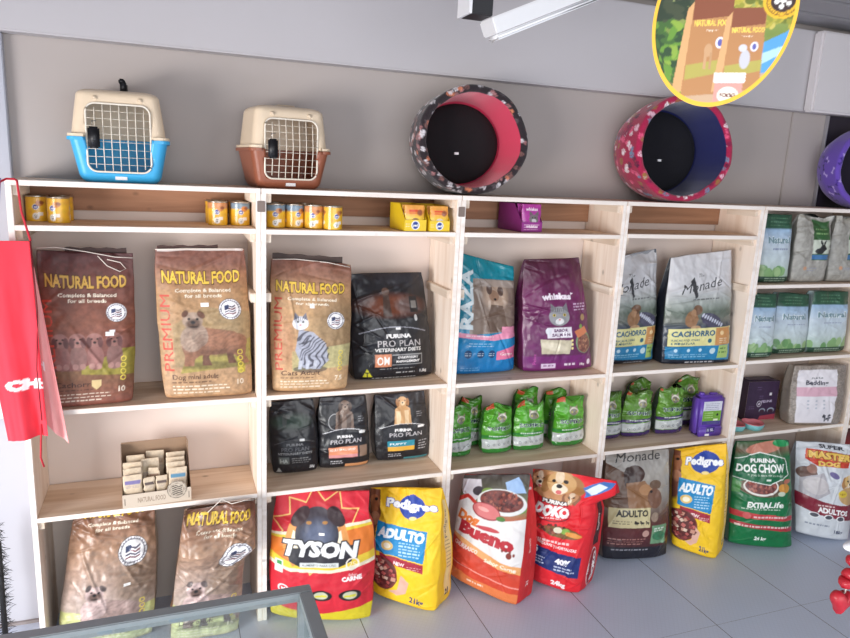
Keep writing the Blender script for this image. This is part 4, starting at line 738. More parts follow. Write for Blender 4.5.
bag('bedding_bag', 'grey speckled bedding bag with a white and pink label', SP['bedding'], a_bedding(*W('bedding')), .035, .02, (130, 122, 114), mat=FILM, seed=30, res=.003, cat='bedding bag', cr=16, pp=5, topd=.055)
for k, l, i in (('p15', 'plain black 2 kg dog food bag, left of three on the low shelf', 0), ('p16', 'black dog food bag with a peach band and grey dog', 1), ('p17', 'black puppy food bag with a blue and yellow band', 2)):
    bag('pet_food_bag', l, SP[k], a_pp(*W(k), i), .08, .03, (26, 26, 30), mat=FILM, seed=31+i, cat=CAT, group='small black dog food bags', pp=4)

# floor sacks
def slump(k, amt, fy, zx=0.):
    def f(X, Y, Z, t):
        m = np.clip((t-k)/(1-k), 0, 1)**1.5
        return X+amt*m+zx*m*vn(Z*12, X*0), Y-fy*m, Z-.0*m
    return f
o, s, g = bag('pet_food_sack', 'tall tan dog food sack on the floor at the far left, flag badge facing out', SP['fa'], a_floor(*W('fa'), 1), .13, .065, (120, 90, 70), sart=a_side(.13, .6, (176, 158, 140), '15 KG', (80, 60, 50)), mat=FILM, pp=3, seed=40, cr=26, wr=1.8, res=.003, cat=CAT, group='brown dog food sacks on the floor', sticker=(.7, .55, .07, .02))
def fbw(X, Y, Z, t):
    m = np.clip((t-.56)/.1, 0, 1)*np.clip((.74-t)/.08, 0, 1)
    X = X+.035*np.clip((t-.55)/.1, 0, 1)*np.clip((X+.05)/.1, 0, 1); Y = Y-.05*np.clip((t-.55)/.12, 0, 1)+.03*m*0
    return X, Y, Z
o, s, g = bag('pet_food_sack', 'crumpled tan dog food sack slumping to the right, left of the red sack', SP['fb'], a_floor(*W('fb'), 2), .14, .04, (120, 90, 70), sart=a_side(.14, .58, (196, 188, 180), 'PREMIUM', (90, 80, 76), .45), mat=FILM, seed=57, cr=30, wr=2.2, res=.003, cat=CAT, group='brown dog food sacks on the floor', fold=.03, warp=fbw)
string_part(o, s, [(.3, .06, .01), (.45, .0, .02), (.6, .02, .02), (.8, .0, .02), (1, .02, .01)])
def tyw(X, Y, Z, t):
    m = np.exp(-((t-.86)/.09)**2)*np.clip((X-.06)/.14, 0, 1); return X-.012*m*np.sign(X), Y-.045*m, Z
bag('pet_food_sack', 'big red and orange dog food sack with a black dog cartoon head', SP['tyson'], a_tyson(*W('tyson')), .1, .075, (180, 30, 44), mat=MATTE, pp=3.2, seed=42, cr=18, wr=1.2, cat=CAT, sticker=(.5, .29, .05, .016), warp=tyw, bow=.018)
ys = Art(.16, .58, (244, 196, 40)); ys.speck(.05, 8, 3); ys.rect(.45, .1, .9, .9, (236, 222, 190), .5); ys.text('Pedigree', .6, .3, .05, (60, 60, 90), rot=-PI/2); ys.text('21', .6, .88, .05, (40, 40, 60), bold=.05); ys.lines(.5, .85, .45, 8, .03, (120, 90, 60), .008, 2)
bag('pet_food_sack', 'yellow dog food sack beside the big red and orange sack', SP['ped1'], a_ped(*W('ped1')), .12, .045, (240, 190, 40), (244, 196, 40), ys, mat=MATTE, flare=.025, seed=43, cr=22, wr=1.5, cat=CAT, group='yellow dog food sacks', fold=.02)
bs = Art(.11, .6, (206, 44, 44)); bs.text('Bueno', .5, .55, .03, (236, 200, 190), rot=-PI/2); bs.text('21', .5, .85, .035, (236, 214, 210), rot=-PI/2, bold=.03); bs.rect(.3, .1, .8, .12, (230, 200, 200)); bs.speck(.08, 10, 2)
bag('pet_food_sack', 'red and white dog food sack showing a bowl of kibble and meat', SP['bueno'], a_bueno(*W('bueno')), .11, .045, (200, 44, 40), (200, 50, 44), bs, mat=MATTE, pp=4, flare=.03, seed=44, cr=18, wr=1.3, cat=CAT, bow=.006)
dk = Art(.13, .6, (206, 26, 38)); dk.rect(.3, .25, .8, .62, (70, 24, 30)); dk.text('adultos', .55, .43, .035, (230, 214, 210), rot=-PI/2, bold=.02); dk.ell(.5, .8, .075, .16, (244, 236, 236)); dk.ell(.5, .8, .07, .153, (150, 20, 34)); dk.text('DOKO', .6, .8, .045, (248, 246, 246), rot=-PI/2, wid=.24/dk.asp, bold=.06); dk.text('PURINA', .2, .8, .018, (248, 240, 240), rot=-PI/2, bold=.04); dk.speck(.08, 10, 2)
def dkw(X, Y, Z, t):
    m = np.clip((t-.78)/.22, 0, 1); n = np.clip((.82-t)/.08, 0, 1)*np.clip((t-.68)/.08, 0, 1)
    return X+.07*np.clip((t-.74)/.12, 0, 1)*np.clip((X-.01)/.13, 0, 1)-.014*n*np.sign(X-.03), Y-.05*m**1.2-.02*m*np.clip(X/.15, -1, 1), Z-.01*m*np.clip(X/.2, 0, 1)
bag('pet_food_sack', 'red dog food sack with retriever faces and a folded over top', SP['doko'], a_doko(*W('doko')), .12, .055, (200, 26, 38), (206, 30, 40), dk, mat=MATTE, pp=4, flare=.035, seed=45, cr=22, wr=1.6, cat=CAT, warp=dkw, fold=.015)
ms = Art(.11, .58, (150, 120, 100)); ms.grad([(0, (160, 154, 146)), (.5, (110, 80, 66)), (.85, (80, 40, 40)), (1, (30, 30, 38))]); ms.speck(.1, 10, 2)
bag('pet_food_sack', 'grey and maroon adult dog food sack in shade between red and yellow sacks', SP['mond'], a_mond(*W('mond')), .12, .06, (110, 90, 80), (130, 110, 100), ms, mat=FILM, pp=3.2, seed=46, cr=18, wr=1.2, cat=CAT)
bag('pet_food_sack', 'yellow dog food sack beside the green sack, farther right', SP['ped2'], a_ped(*W('ped2')), .12, .045, (240, 190, 40), (244, 196, 40), ys, mat=MATTE, flare=.025, seed=47, cr=20, wr=1.3, cat=CAT, group='yellow dog food sacks')
bag('pet_food_sack', 'dark green dog food sack with a hexagon title panel', SP['chow'], a_chow(*W('chow')), .12, .06, (10, 90, 54), mat=FILM, pp=3.2, seed=48, cr=20, wr=1.2, cat=CAT)
bag('pet_food_sack', 'white dog food sack with maroon ADULTOS band, last on the right', SP['master'], a_master(*W('master')), .12, .06, (206, 210, 216), mat=FILM, pp=3, seed=49, cr=20, wr=1.3, cat=CAT)
bag('pet_food_sack', 'dark red sack mostly outside the right edge of the photo', (4.24, .02, 0, -5, 6, [(-.17, 0), (.17, 0), (.17, .52), (-.17, .52)]), Art(.34, .52, (150, 30, 36)).grad([(0, (60, 30, 34)), (.3, (170, 34, 40)), (1, (140, 26, 34))]).speck(.1, 10, 3), .12, .04, (140, 30, 36), mat=FILM, seed=50, res=.008, cat=CAT)

# litter bags
G_, P_ = (76, 146, 40), (88, 132, 46)
def litter(label, x, y, w_, h, art, seed, res, side, yaw=-6, grp='green litter bags'):
    sp = (x, y, .5825 if x < 2.4 else .5885, yaw, 2, [(-w_/2, 0), (w_/2, 0), (w_*.38, h), (-w_*.46, h*1.0)])
    def wp(X, Y, Z, t):
        m = np.clip((t-.8)/.2, 0, 1); return X*(1+.04*m), Y-.012*m, Z-.012*m*(1+np.sin(X*60+seed))
    return bag('litter_bag', label, sp, art, .055 if y < .2 else .045, .03, (70, 120, 44), side, mat=GLOSS, seed=seed, cr=22, wr=1.7, res=res, cat='litter bag', group=grp, warp=wp, fold=.012, pp=2.6, bow=.009, botr=.03)
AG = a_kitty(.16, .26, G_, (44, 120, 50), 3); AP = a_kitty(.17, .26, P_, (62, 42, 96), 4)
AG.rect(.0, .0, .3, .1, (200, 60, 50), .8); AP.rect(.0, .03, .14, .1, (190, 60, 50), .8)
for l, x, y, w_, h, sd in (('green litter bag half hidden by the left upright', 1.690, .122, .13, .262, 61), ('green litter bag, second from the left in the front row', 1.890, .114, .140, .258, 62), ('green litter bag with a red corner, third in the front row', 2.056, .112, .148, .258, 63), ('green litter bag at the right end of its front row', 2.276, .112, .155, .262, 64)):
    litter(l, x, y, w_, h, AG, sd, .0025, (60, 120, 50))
for l, x, y, w_, h, sd in (('rear green litter bag seen in the gap beside the left upright', 1.80, .225, .11, .262, 65), ('rear green litter bag behind the third front one, red corner up', 2.100, .225, .12, .285, 66), ('rear green litter bag at the right, behind the end one', 2.265, .226, .12, .27, 67)):
    litter(l, x, y+.0, w_, h, AG, sd, .004, (50, 100, 44), grp='green litter bags, rear row')
for l, x, y, w_, h, sd in (('purple based litter bag at the left upright of its shelf', 2.508, .125, .15, .258, 71), ('purple based litter bag, front and centre of its shelf', 2.684, .122, .158, .258, 72), ('purple based litter bag left of the purple jug', 2.882, .112, .150, .275, 73)):
    litter(l, x, y, w_, h, AP, sd, .0025, (60, 70, 60), grp='purple based litter bags')
for l, x, y, w_, h, sd in (('rear purple based litter bag behind the front centre one', 2.77, .222, .13, .285, 74), ('rear purple based litter bag just behind the purple jug', 3.06, .2, .14, .29, 75)):
    litter(l, x, y+.0, w_, h, AP, sd, .004, (56, 60, 56), grp='purple based litter bags, rear row')

# ------------------------------------------------------------------ tins
def tin(label, x, y, top, group, z=1.633, rot=0., h=.084, r=.036):
    n, m = 72, 26; A = a_can(2*PI*r, h, top); V = []; C_ = []
    prof = [(r*.97, 0), (r, .002)]+[(r, .004+(h-.008)*i/m) for i in range(m+1)]+[(r, h-.002), (r*.975, h)]
    for rr, z_ in prof:
        for k in range(n): a = 2*PI*k/n; V.append((rr*math.sin(a), -rr*math.cos(a), z_))
    K = len(prof); uu = np.array([k/n for k in range(n)]); U, Vv = np.meshgrid(uu, np.array([1-p[1]/h for p in prof])); C_ = A.at((U+.17+rot) % 1, Vv).reshape(-1, 3)
    F_ = [(i*n+k, i*n+(k+1) % n, (i+1)*n+(k+1) % n, (i+1)*n+k) for i in range(K-1) for k in range(n)]; F_.append(tuple(range(n))[::-1]); F_.append(tuple((K-1)*n+k for k in range(n)))
    o = raw('tin_can', V, F_, printed('tin_print', .3, .02, 50, coat=.3), None, False, C_, (x, y, z+.0008)); tag(o, label, 'tin', group)
    me = MB(); me.lathe([(r*.9, 0), (r*1.02, 0), (r*1.025, .0025), (r*1.02, .005), (r*.94, .005), (r*.92, .002)], 40, (0, 0, h)); me.build('lid', plain('tin_metal', (205, 200, 190), .3, 1.), o, True)
    MB().tube([(r*.5*math.cos(a), r*.25*math.sin(a), h+.0045) for a in [2*PI*k/12 for k in range(12)]], .0012, 6, True).build('pull_ring', plain('tin_metal', (205, 200, 190), .3, 1.), o, True)
    return o
YT, ST, OT = (232, 178, 60), (120, 142, 160), (206, 140, 90)
GT = 'yellow tins on the top shelves'
for l, x, y, t, r_o in (('yellow tin at the far left end, behind the apron string', .040, .185, YT, 0), ('yellow tin second from the far left end', .115, .125, YT, .07), ('yellow tin left of the silver topped tin at the first upright', .650, .145, OT, .02), ('silver topped tin just left of the first inner upright', .733, .150, ST, 0), ('silver topped tin just right of the first inner upright', .860, .092, ST, .03), ('second silver topped tin right of the first inner upright', .933, .100, ST, -.04), ('orange topped tin third right of the first inner upright', 1.003, .072, OT, .05), ('yellow tin last in the row, fourth right of the first upright', 1.070, .037, YT, -.03)):
    tin(l, x, y, t, GT, rot=r_o)
for l, x, y in (('rear tin behind the second tin at the far left end', .115, .222), ('rear tin left behind the orange topped tin', .645, .222), ('rear tin behind the silver topped tin by the first upright', .733, .226), ('rear tin behind the first silver topped tin, right of the upright', .87, .19), ('rear tin behind the third tin, right of the upright', .985, .17)):
    tin(l, x, y, YT, 'yellow tins, rear row')

# ------------------------------------------------------------------ pouch cartons
def carton(label, x, y, w_, d, h, lo, col, art, pouches, yaw=0, z=1.633):
    c = empty('pouch_carton', (x, y, z), math.radians(yaw)); tag(c, label, 'carton', 'open cartons of pouches on the top shelves'); t = .0015; pm = plain('carton_card_%d' % col[2], col, .5, var=.05)
    MB().box(-w_/2, w_/2, 0, d, 0, t).build('base_panel', pm, c); MB().box(-w_/2, w_/2, d-t, d, t, h).build('back_panel', pm, c)
    for s_ in (-1, 1):
        x0 = s_*w_/2; pts = [(0, t), (d-t, t), (d-t, h), (d*.35, h), (0, lo)]; m = MB(); b = m.bm
        A_ = [b.verts.new((x0, p, q)) for p, q in pts]; B_ = [b.verts.new((x0-s_*t, p, q)) for p, q in pts]; b.faces.new(A_); b.faces.new(B_[::-1])
        for k in range(5): b.faces.new((A_[k], B_[k], B_[(k+1) % 5], A_[(k+1) % 5]))
        m.build('side_panel', pm, c)
    grid_card('front_panel', w_-2*t-.0002, lo-t, art, c, (0, 0, t), FILM)
    for k, (lb, pa, px, py, pw, ph) in enumerate(pouches):
        q = (x+px*math.cos(math.radians(yaw))-py*math.sin(math.radians(yaw)), y+py*math.cos(math.radians(yaw))+px*math.sin(math.radians(yaw)), z+.002, yaw, 4, [(-pw/2, 0), (pw/2, 0), (pw/2, ph), (-pw/2, ph)])
        bag('food_pouch', lb, q, pa, .012, .006, [220, 180, 60] if col[2] < 80 else [120, 40, 100], mat=GLOSS, seed=k+80+int(x*10), res=.002, wr=.3, cr=3, cat='pouch', group='pet food pouches standing in cartons', topd=.002, bow=.0, wave=0, botr=.004, gus=0)
def grid_card(name, w_, h, art, parent, loc, mat, rot=None, t=.0015, res=.0015, mask=None):
    nx, nz = max(2, int(w_/res)), max(2, int(h/res)); U, Vv = np.meshgrid(np.linspace(0, 1, nx+1), np.linspace(0, 1, nz+1)); C_ = art.at(U, 1-Vv).reshape(-1, 3)
    V = [(-w_/2+w_*u, 0, h*v) for u, v in zip(U.ravel(), Vv.ravel())]; m = nx+1; n0 = len(V); V += [(-w_/2, t, 0), (w_/2, t, 0), (w_/2, t, h), (-w_/2, t, h)]
    F_ = [(i*m+j, i*m+j+1, (i+1)*m+j+1, (i+1)*m+j) for i in range(nz) for j in range(nx)]
    bot = list(range(m)); top = [nz*m+j for j in range(m)]; le = [i*m for i in range(nz+1)]; ri = [i*m+nx for i in range(nz+1)]
    F_ += [tuple(bot[::-1]+[n0, n0+1]), tuple(top+[n0+2, n0+3]), tuple(le+[n0+3, n0]), tuple(ri[::-1]+[n0+1, n0+2]), (n0, n0+3, n0+2, n0+1)]
    C_ = np.concatenate([C_, np.tile(lin((225, 220, 210)), (4, 1))]); return raw(name, V, F_, mat, parent, False, C_, loc, rot)
YC = (232, 196, 30)
carton('yellow carton with dark dog pouches, left one of the yellow pair', 1.400, .01, .095, .16, .105, .045, YC, a_carton(.095, .045), [('yellow pouch with a dark dog face in the left yellow carton', a_ypouch(.088, .1, 0), 0, .006, .084, .1), ('rear pouch in the left yellow carton', a_ypouch(.088, .1, 2), 0, .035, .084, .1)], 4)
carton('yellow carton with white dog pouch, right one of the yellow pair', 1.505, .012, .09, .16, .103, .042, YC, a_carton(.09, .042), [('yellow pouch with a white dog face in the right yellow carton', a_ypouch(.084, .098, 1), 0, .006, .08, .098), ('rear pouch in the right yellow carton', a_ypouch(.084, .098, 3), 0, .035, .08, .098)], 4)
pc = Art(.105, .045, (150, 50, 140)); pc.lines(.1, .9, .3, 3, .25, (236, 190, 226), .1, 3); pc.text('whiskas', .5, .45, .3, (246, 226, 240), bold=.04)
pp_ = Art(.095, .12, (170, 60, 150)); pp_.speck(.15, 8, 3); pp_.ell(.6, .55, .2, .17, (120, 112, 116)); pp_.ell(.6, .62, .1, .08, (200, 196, 200)); pp_.ell(.53, .5, .02, .02, BLK); pp_.ell(.67, .5, .02, .02, BLK); pp_.text('whiskas', .5, .18, .11, (240, 220, 236), bold=.03); pp_.poly([(-.2, -.05), (-.18, -.25), (-.04, -.14)], (110, 100, 106), at=(.6, .5)); pp_.poly([(.2, -.05), (.18, -.25), (.04, -.14)], (110, 100, 106), at=(.6, .5))
carton('purple carton of cat pouches alone on its shelf', 1.955, .06, .108, .19, .118, .042, (120, 34, 104), pc, [('purple cat pouch at the front of the purple carton', pp_, 0, .006, .098, .116), ('rear purple cat pouch in the purple carton', pp_, 0, .04, .098, .116)], 6)

# ------------------------------------------------------------------ display box of sachets
KR = plain('beige_card', (198, 180, 160), .7, var=.08, scale=30); KD = plain('brown_card', (150, 122, 98), .7, var=.1, scale=30)
db = empty('display_box', (.404, .004, S4+.0007), math.radians(3)); tag(db, 'open beige display box full of treat packets on the low left shelf', 'display box')
bx_a = Art(.244, .055, (206, 190, 172)); bx_a.text('NATURAL FOOD', .42, .5, .36, (150, 130, 112), wid=.4, bold=.02); bx_a.ring(.78, .3, .3, .02, (90, 76, 70)); bx_a.ell(.78, .3, .28, .28, (206, 192, 176))
for k in range(4): bx_a.poly([(-.2, -.15+.1*k), (0, -.2+.1*k), (.2, -.12+.1*k), (.2, -.07+.1*k), (0, -.15+.1*k), (-.2, -.1+.1*k)], (70, 60, 56), at=(.78, .3))
bx_a.rect(.03, .3, .04, .8, (80, 64, 54)); bx_a.rect(.96, .3, .97, .8, (80, 64, 54))
MB().box(-.122, .122, 0, .15, 0, .0015).build('base_panel', KR, db); MB().box(-.12, .12, .148, .15, .0015, .205).build('back_panel', KD, db)
for s_ in (-1, 1):
    m = MB(); b = m.bm; pts = [(.002, .0015), (.148, .0015), (.148, .2), (.11, .2), (.06, .1), (.002, .052)]; A_ = [b.verts.new((s_*.122, p, q)) for p, q in pts]; B_ = [b.verts.new((s_*.1205, p, q)) for p, q in pts]; b.faces.new(A_); b.faces.new(B_[::-1])
    for k in range(6): b.faces.new((A_[k], B_[k], B_[(k+1) % 6], A_[(k+1) % 6]))
    m.build('side_panel', KD, db)
grid_card('front_panel', .244, .053, bx_a, db, (0, -.0015, .0015), printed('card_print', .6, .1, 200))
seal = Art(.075, .075, (200, 186, 168), .0008); seal.ring(.5, .5, .46, .02, (80, 66, 60)); seal.ring(.5, .5, .34, .02, (120, 100, 90))
for k in range(5): seal.poly([(-.25, -.2+.11*k), (-.05, -.26+.11*k), (.1, -.16+.11*k), (.26, -.22+.11*k), (.26, -.16+.11*k), (.1, -.1+.11*k), (-.05, -.2+.11*k), (-.25, -.14+.11*k)], (60, 48, 44), at=(.5, .5))
V = []; CC = []; n = 40; K_ = 12
for i in range(1, K_+1):
    for k in range(n): a = 2*PI*k/n; r = .036*i/K_; V.append((r*math.cos(a), 0, r*math.sin(a)))
Vn = np.array(V); cc = seal.at(.5+Vn[:, 0]/.075, .5-Vn[:, 2]/.075); F_ = [(i*n+k, i*n+(k+1) % n, (i+1)*n+(k+1) % n, (i+1)*n+k) for i in range(K_-1) for k in range(n)]+[tuple(range(n))[::-1]]
nb_ = len(V); V += [(x, .0012, z) for x, y, z in V[-n:]]; cc = np.concatenate([cc, np.tile(lin((190, 176, 160)), (n, 1))]); F_ += [((K_-1)*n+k, (K_-1)*n+(k+1) % n, nb_+(k+1) % n, nb_+k) for k in range(n)]+[tuple(nb_+k for k in range(n))]
raw('round_seal', V, F_, printed('card_print', .6, .1, 200), db, False, cc, (.07, -.003, .052))
def packet(seed, strip):
    A = Art(.062, .12, (206, 186, 160)); A.speck(.1, 20, seed); A.rect(.1, .18, .92, .3, strip); A.lines(.12, .85, .36, 2, .05, (130, 120, 140), .02, seed); A.rect(.05, .6, .95, .97, (120, 90, 80)); A.ell(.4, .78, .12, .1, (160, 120, 100)); A.ell(.4, .75, .06, .05, (200, 170, 150)); return A
pk = [(-.084, .012, 0, 4, .118, (120, 110, 160)), (-.083, .032, 2, 5, .135, (90, 80, 140)), (-.082, .05, -2, 6, .15, (110, 100, 150)), (-.024, .016, 8, 7, .1, (80, 60, 56)), (-.012, .04, -12, 8, .125, (140, 110, 90)), (.018, .020, 2, 9, .1, (90, 70, 64)), (.076, .014, 0, 10, .125, (80, 130, 160)), (.072, .036, 2, 11, .14, (206, 190, 160)), (.07, .058, -4, 12, .15, (190, 160, 120)), (-.02, .07, 2, 13, .15, (200, 180, 150)), (-.002, .105, -3, 14, .165, (170, 140, 110)), (-.07, .085, 2, 15, .165, (206, 180, 150)), (.075, .085, 1, 16, .16, (196, 170, 140))]
plc = ['front left packet with a lilac band in the display box', 'second packet back on the left, lilac band, in the display box', 'third packet back on the left in the display box', 'narrow brown packet turned sideways left of the box centre', 'packet behind the sideways one near the box centre', 'small brown packet turned right of the box centre', 'front right packet with a blue green band in the display box', 'second packet back on the right in the display box', 'third packet back on the right in the display box', 'packet in the back half, left of the box centre', 'packet against the back panel, right of the box centre', 'rear left packet against the back of the display box', 'rear right packet against the back of the display box']
for (px, py, yw, sd, hh, st), l in zip(pk, plc):
    ww = .04 if sd in (7, 8, 9) else .066; cy, sy_ = math.cos(math.radians(3)), math.sin(math.radians(3))
    bag('treat_packet', l, (.404+px*cy-py*sy_, .004+px*sy_+py*cy, S4+.0027, 3+yw, 8, [(-ww/2, 0), (ww/2, 0), (ww/2, hh), (-ww/2, hh)]), packet(sd, st), .008, .004, (196, 176, 150), mat=FILM, seed=sd+90, res=.0025, wr=.3, cr=4, cat='packet', group='treat packets standing in the display box', topd=.002, bow=0, wave=.002, botr=.004, gus=0)

# ------------------------------------------------------------------ purple carton, jug, dishes
def fbox(name, label, cat, x, y, z, yaw, w_, d, h, art, col, group=None):
    c = empty(name, (x, y, z), math.radians(yaw)); tag(c, label, cat, group); MB().box(-w_/2, w_/2, .0016, d, 0, h, .001).build('carton_body', plain('card_%d_%d' % (col[0], col[1]), col, .5), c); grid_card('front_panel', w_-.001, h-.001, art, c, (0, 0, 0), FILM, res=.002)
    MB().box(-w_/2+.01, w_/2-.03, .02, d-.02, h, h+.004, .001).build('top_flap', plain('card_%d_%d' % (col[0], col[1]), col, .5), c)
fbox('litter_carton', 'dark purple carton left of the speckled bedding bag', 'carton', 3.553, .165, .5945, -5, .205, .09, .225, a_pbox(.22, .225), (52, 34, 60))
jg = empty('plastic_jug', (3.087, .045, .5885), math.radians(-5)); tag(jg, 'purple plastic jug with a green and white label', 'jug', None)
PJ = plain('purple_plastic', (98, 66, 168), .35, var=.04)
m = MB(); m.box(-.078, .078, 0, .075, 0, .215, .014); m.build('body', PJ, jg, True)
o = MB().box(-.072, .072, -.006, .004, .0, .052, .006).build('dosing_tray', PJ, jg, True)
ja = Art(.11, .125, (70, 60, 130)); ja.rect(0, 0, 1, .42, (206, 208, 220)); ja.rect(0, .4, 1, .85, (112, 160, 56)); ja.speck(.08, 20, 2); ja.lines(.1, .9, .1, 4, .08, (120, 120, 150), .03, 3); ja.lines(.1, .6, .5, 3, .1, (190, 220, 150), .03, 4); ja.ell(.8, .58, .05, .05, BLK); ja.rect(.6, .76, .85, .84, (220, 230, 200)); ja.rect(.28, .88, .8, .99, (80, 74, 130))
grid_card('front_label', .11, .125, ja, jg, (.002, -.0012, .064), GLOSS)
jl = Art(.05, .03, (60, 44, 120)); jl.text('1l 5L', .5, .5, .5, (214, 214, 230), bold=.03); grid_card('volume_label', .05, .028, jl, jg, (0, -.0075, .022), GLOSS)
MB().box(-.03, -.005, -.0075, -.006, .004, .015).build('price_sticker', plain('white_sticker', (240, 238, 240), .5), jg)
MB().box(.002, .05, .03, .05, .213, .224, .004).build('handle', PJ, jg, True); MB().lathe([(.014, 0), (.014, .014), (.012, .016)], 20, (-.045, .038, .213)).build('cap', PJ, jg, True)
# two heart shaped dishes
PKD = plain('pink_dish_plastic', (226, 130, 140), .4); TEA = plain('teal_dish_plastic', (120, 186, 190), .4)
def dish(label, x, y, yaw, tilt, zz=0.):
    d = empty('pet_dish', (x, y, .595+zz), math.radians(yaw)); tag(d, label, 'dish', 'pink and teal pet dishes'); nr, na = 10, 40
    def hr(a): return .055*(1-.22*math.exp(-((math.atan2(math.sin(a-PI/2), math.cos(a-PI/2)))/.35)**2)+.10*math.exp(-((math.atan2(math.sin(a+PI/2), math.cos(a+PI/2)))/.4)**2))
    for nm, mt, pr in (('bowl', PKD, [(.2, .008), (.55, .008), (.8, .012), (.95, .026), (1.0, .036), (1.04, .036), (.98, .022), (.8, .006), (.55, .0052), (.2, .0052)]), ('outer_shell', TEA, [(.3, 0), (.7, 0), (.86, .004), (1.0, .018), (1.06, .033), (1.07, .032), (1.03, .017), (.88, .0015), (.7, -.0005+.001), (.3, .0012)])):
        V = [(hr(2*PI*k/na)*r*math.cos(2*PI*k/na), hr(2*PI*k/na)*r*math.sin(2*PI*k/na), z) for r, z in pr for k in range(na)]; L_ = len(pr)
        F_ = [(i*na+k, i*na+(k+1) % na, ((i+1) % L_)*na+(k+1) % na, ((i+1) % L_)*na+k) for i in range(L_-1) for k in range(na)]+[tuple(range(na))[::-1], tuple((L_-1)*na+k for k in range(na))]
        raw(nm, V, F_, mt, d, True)
    return d
dish('pink and teal heart shaped dish beside the upright', 3.285, .085, 20, 0); dish('pink and teal heart shaped dish, right and front of its twin', 3.405, .07, -25, 0)

# ------------------------------------------------------------------ pet carriers
def carrier(label, x, y, yaw, base, W0, W1, W2, D0, D1, D2, z1, z2, z3, low, handle):
    z0 = 1.7802; c = empty('pet_carrier', (x, y, z0), math.radians(yaw)); tag(c, label, 'pet carrier', 'pet carriers on top of the shelving')
    nx, nc, ny = 24, 5, 16
    def ring(hx, hy, z, r=.03):
        P = []
        for k in range(nx+1): P.append((-hx+r+(2*hx-2*r)*k/nx, -hy))
        for k in range(1, nc): a = -PI/2+PI/2*k/nc; P.append((hx-r+r*math.cos(a), -hy+r+r*math.sin(a)))
        for k in range(ny+1): P.append((hx, -hy+r+(2*hy-2*r)*k/ny*1.0))
        for k in range(1, nc): a = PI/2*k/nc; P.append((hx-r+r*math.cos(a), hy-r+r*math.sin(a)))
        for k in range(nx+1): P.append((hx-r-(2*hx-2*r)*k/nx, hy))
        for k in range(1, nc): a = PI/2+PI/2*k/nc; P.append((-hx+r+r*math.cos(a), hy-r+r*math.sin(a)))
        for k in range(ny+1): P.append((-hx, hy-r-(2*hy-2*r)*k/ny))
        for k in range(1, nc): a = PI+PI/2*k/nc; P.append((-hx+r+r*math.cos(a), -hy+r+r*math.sin(a)))
        return [(p, q, z) for p, q in P]
    dx = .1; dz0, dz1 = .036, z2-.022
    def hole(cx, cz):
        r = .03; ax = max(0, abs(cx)-(dx-r)); az = max(0, cz-(dz1-r), (dz0+r)-cz); return (abs(cx) < dx-r or abs(ax) < r) and dz0 < cz < dz1 and (ax*ax+az*az < r*r or ax == 0 or az == 0)
    def shell(name, rings, mat, cap_top, cap_bot):
        V = []; F_ = []
        for r in rings: V += r
        n = len(rings[0])
        for i in range(len(rings)-1):
            for k in range(n):
                f = (i*n+k, i*n+(k+1) % n, (i+1)*n+(k+1) % n, (i+1)*n+k); cx = sum(V[q][0] for q in f)/4; cy = sum(V[q][1] for q in f)/4; cz = sum(V[q][2] for q in f)/4
                if k < nx and hole(cx, cz): continue
                F_.append(f)
        if cap_bot: F_.append(tuple(range(n))[::-1])
        if cap_top: F_.append(tuple((len(rings)-1)*n+k for k in range(n)))
        o = raw(name, V, F_, mat, c, True); md = o.modifiers.new('s', 'SOLIDIFY'); md.thickness = .0025; md.offset = -1; return o
    lo = []; K = 18
    for i in range(K+1):
        t = i/K; e = .012*max(0, 1-t*6)**2; lo.append(ring(W0+(W1-W0)*t-e, D0+(D1-D0)*t-e, .0+z1*t))
    shell('lower_shell', lo, low, False, True)
    up = []; K = 20
    for i in range(K+1):
        t = i/K; z = z1+.004+(z2-z1-.004)*t; f = 1-(1-t)**1.0; e = .0; up.append(ring(W1-.006+(W2-W1+.006)*t**1.1, D1-.006+(D2-D1+.006)*t**1.1, z))
    for i in range(1, 7):
        a = PI/2*i/6; up.append(ring(W2-.045*(1-math.cos(a)), D2-.045*(1-math.cos(a)), z2+(z3-z2)*math.sin(a), .03*(1-.3*i/6)))
    CR = plain('cream_plastic', (224, 203, 176), .4, var=.03); shell('upper_shell', up, CR, True, False)
    # rims
    def flange(name, hx, hy, za, zb, mat, gap):
        a, b_ = ring(hx, hy, za), ring(hx, hy, zb); A_, B_ = ring(hx-.014, hy-.014, za), ring(hx-.014, hy-.014, zb); n = len(a); V = a+b_+B_+A_; F_ = []
        for k in range(n):
            if k < nx and abs((a[k][0]+a[(k+1) % n][0])/2) < gap: continue
            k2 = (k+1) % n
            for i in range(4): F_.append((i*n+k, i*n+k2, ((i+1) % 4)*n+k2, ((i+1) % 4)*n+k))
        raw(name, V, F_, mat, c, False)
    flange('upper_rim', W1+.005, D1+.005, z1+.003, z1+.012, CR, .112); flange('lower_rim', W1+.007, D1+.007, z1-.009, z1+.002, low, .112)
    # door
    WM = plain('cream_wire', (232, 222, 206), .35, var=.02); yd = -D1-.004+.004; yl = -(D0+(D1-D0)*.5)-.004
    def yf(z): return -(D0+(D1-D0)*(z/z1))-.003 if z < z1 else -(D1+(D2-D1)*(z-z1)/(z2-z1))-.003
    d = empty('door', (0, 0, 0)); d.parent = c
    P = []; r = .03; X0, Z0, Z1 = dx, dz0, dz1
    for cx, cz, a0 in ((X0-r, Z0+r, -PI/2), (X0-r, Z1-r, 0), (-X0+r, Z1-r, PI/2), (-X0+r, Z0+r, PI)):
        for k in range(7): a = a0+PI/2*k/6; x_, z_ = cx+r*math.cos(a), cz+r*math.sin(a); P.append((x_, yf(z_), z_))
    MB().tube(P, .0034, 8, True).build('door_frame', WM, d, True)
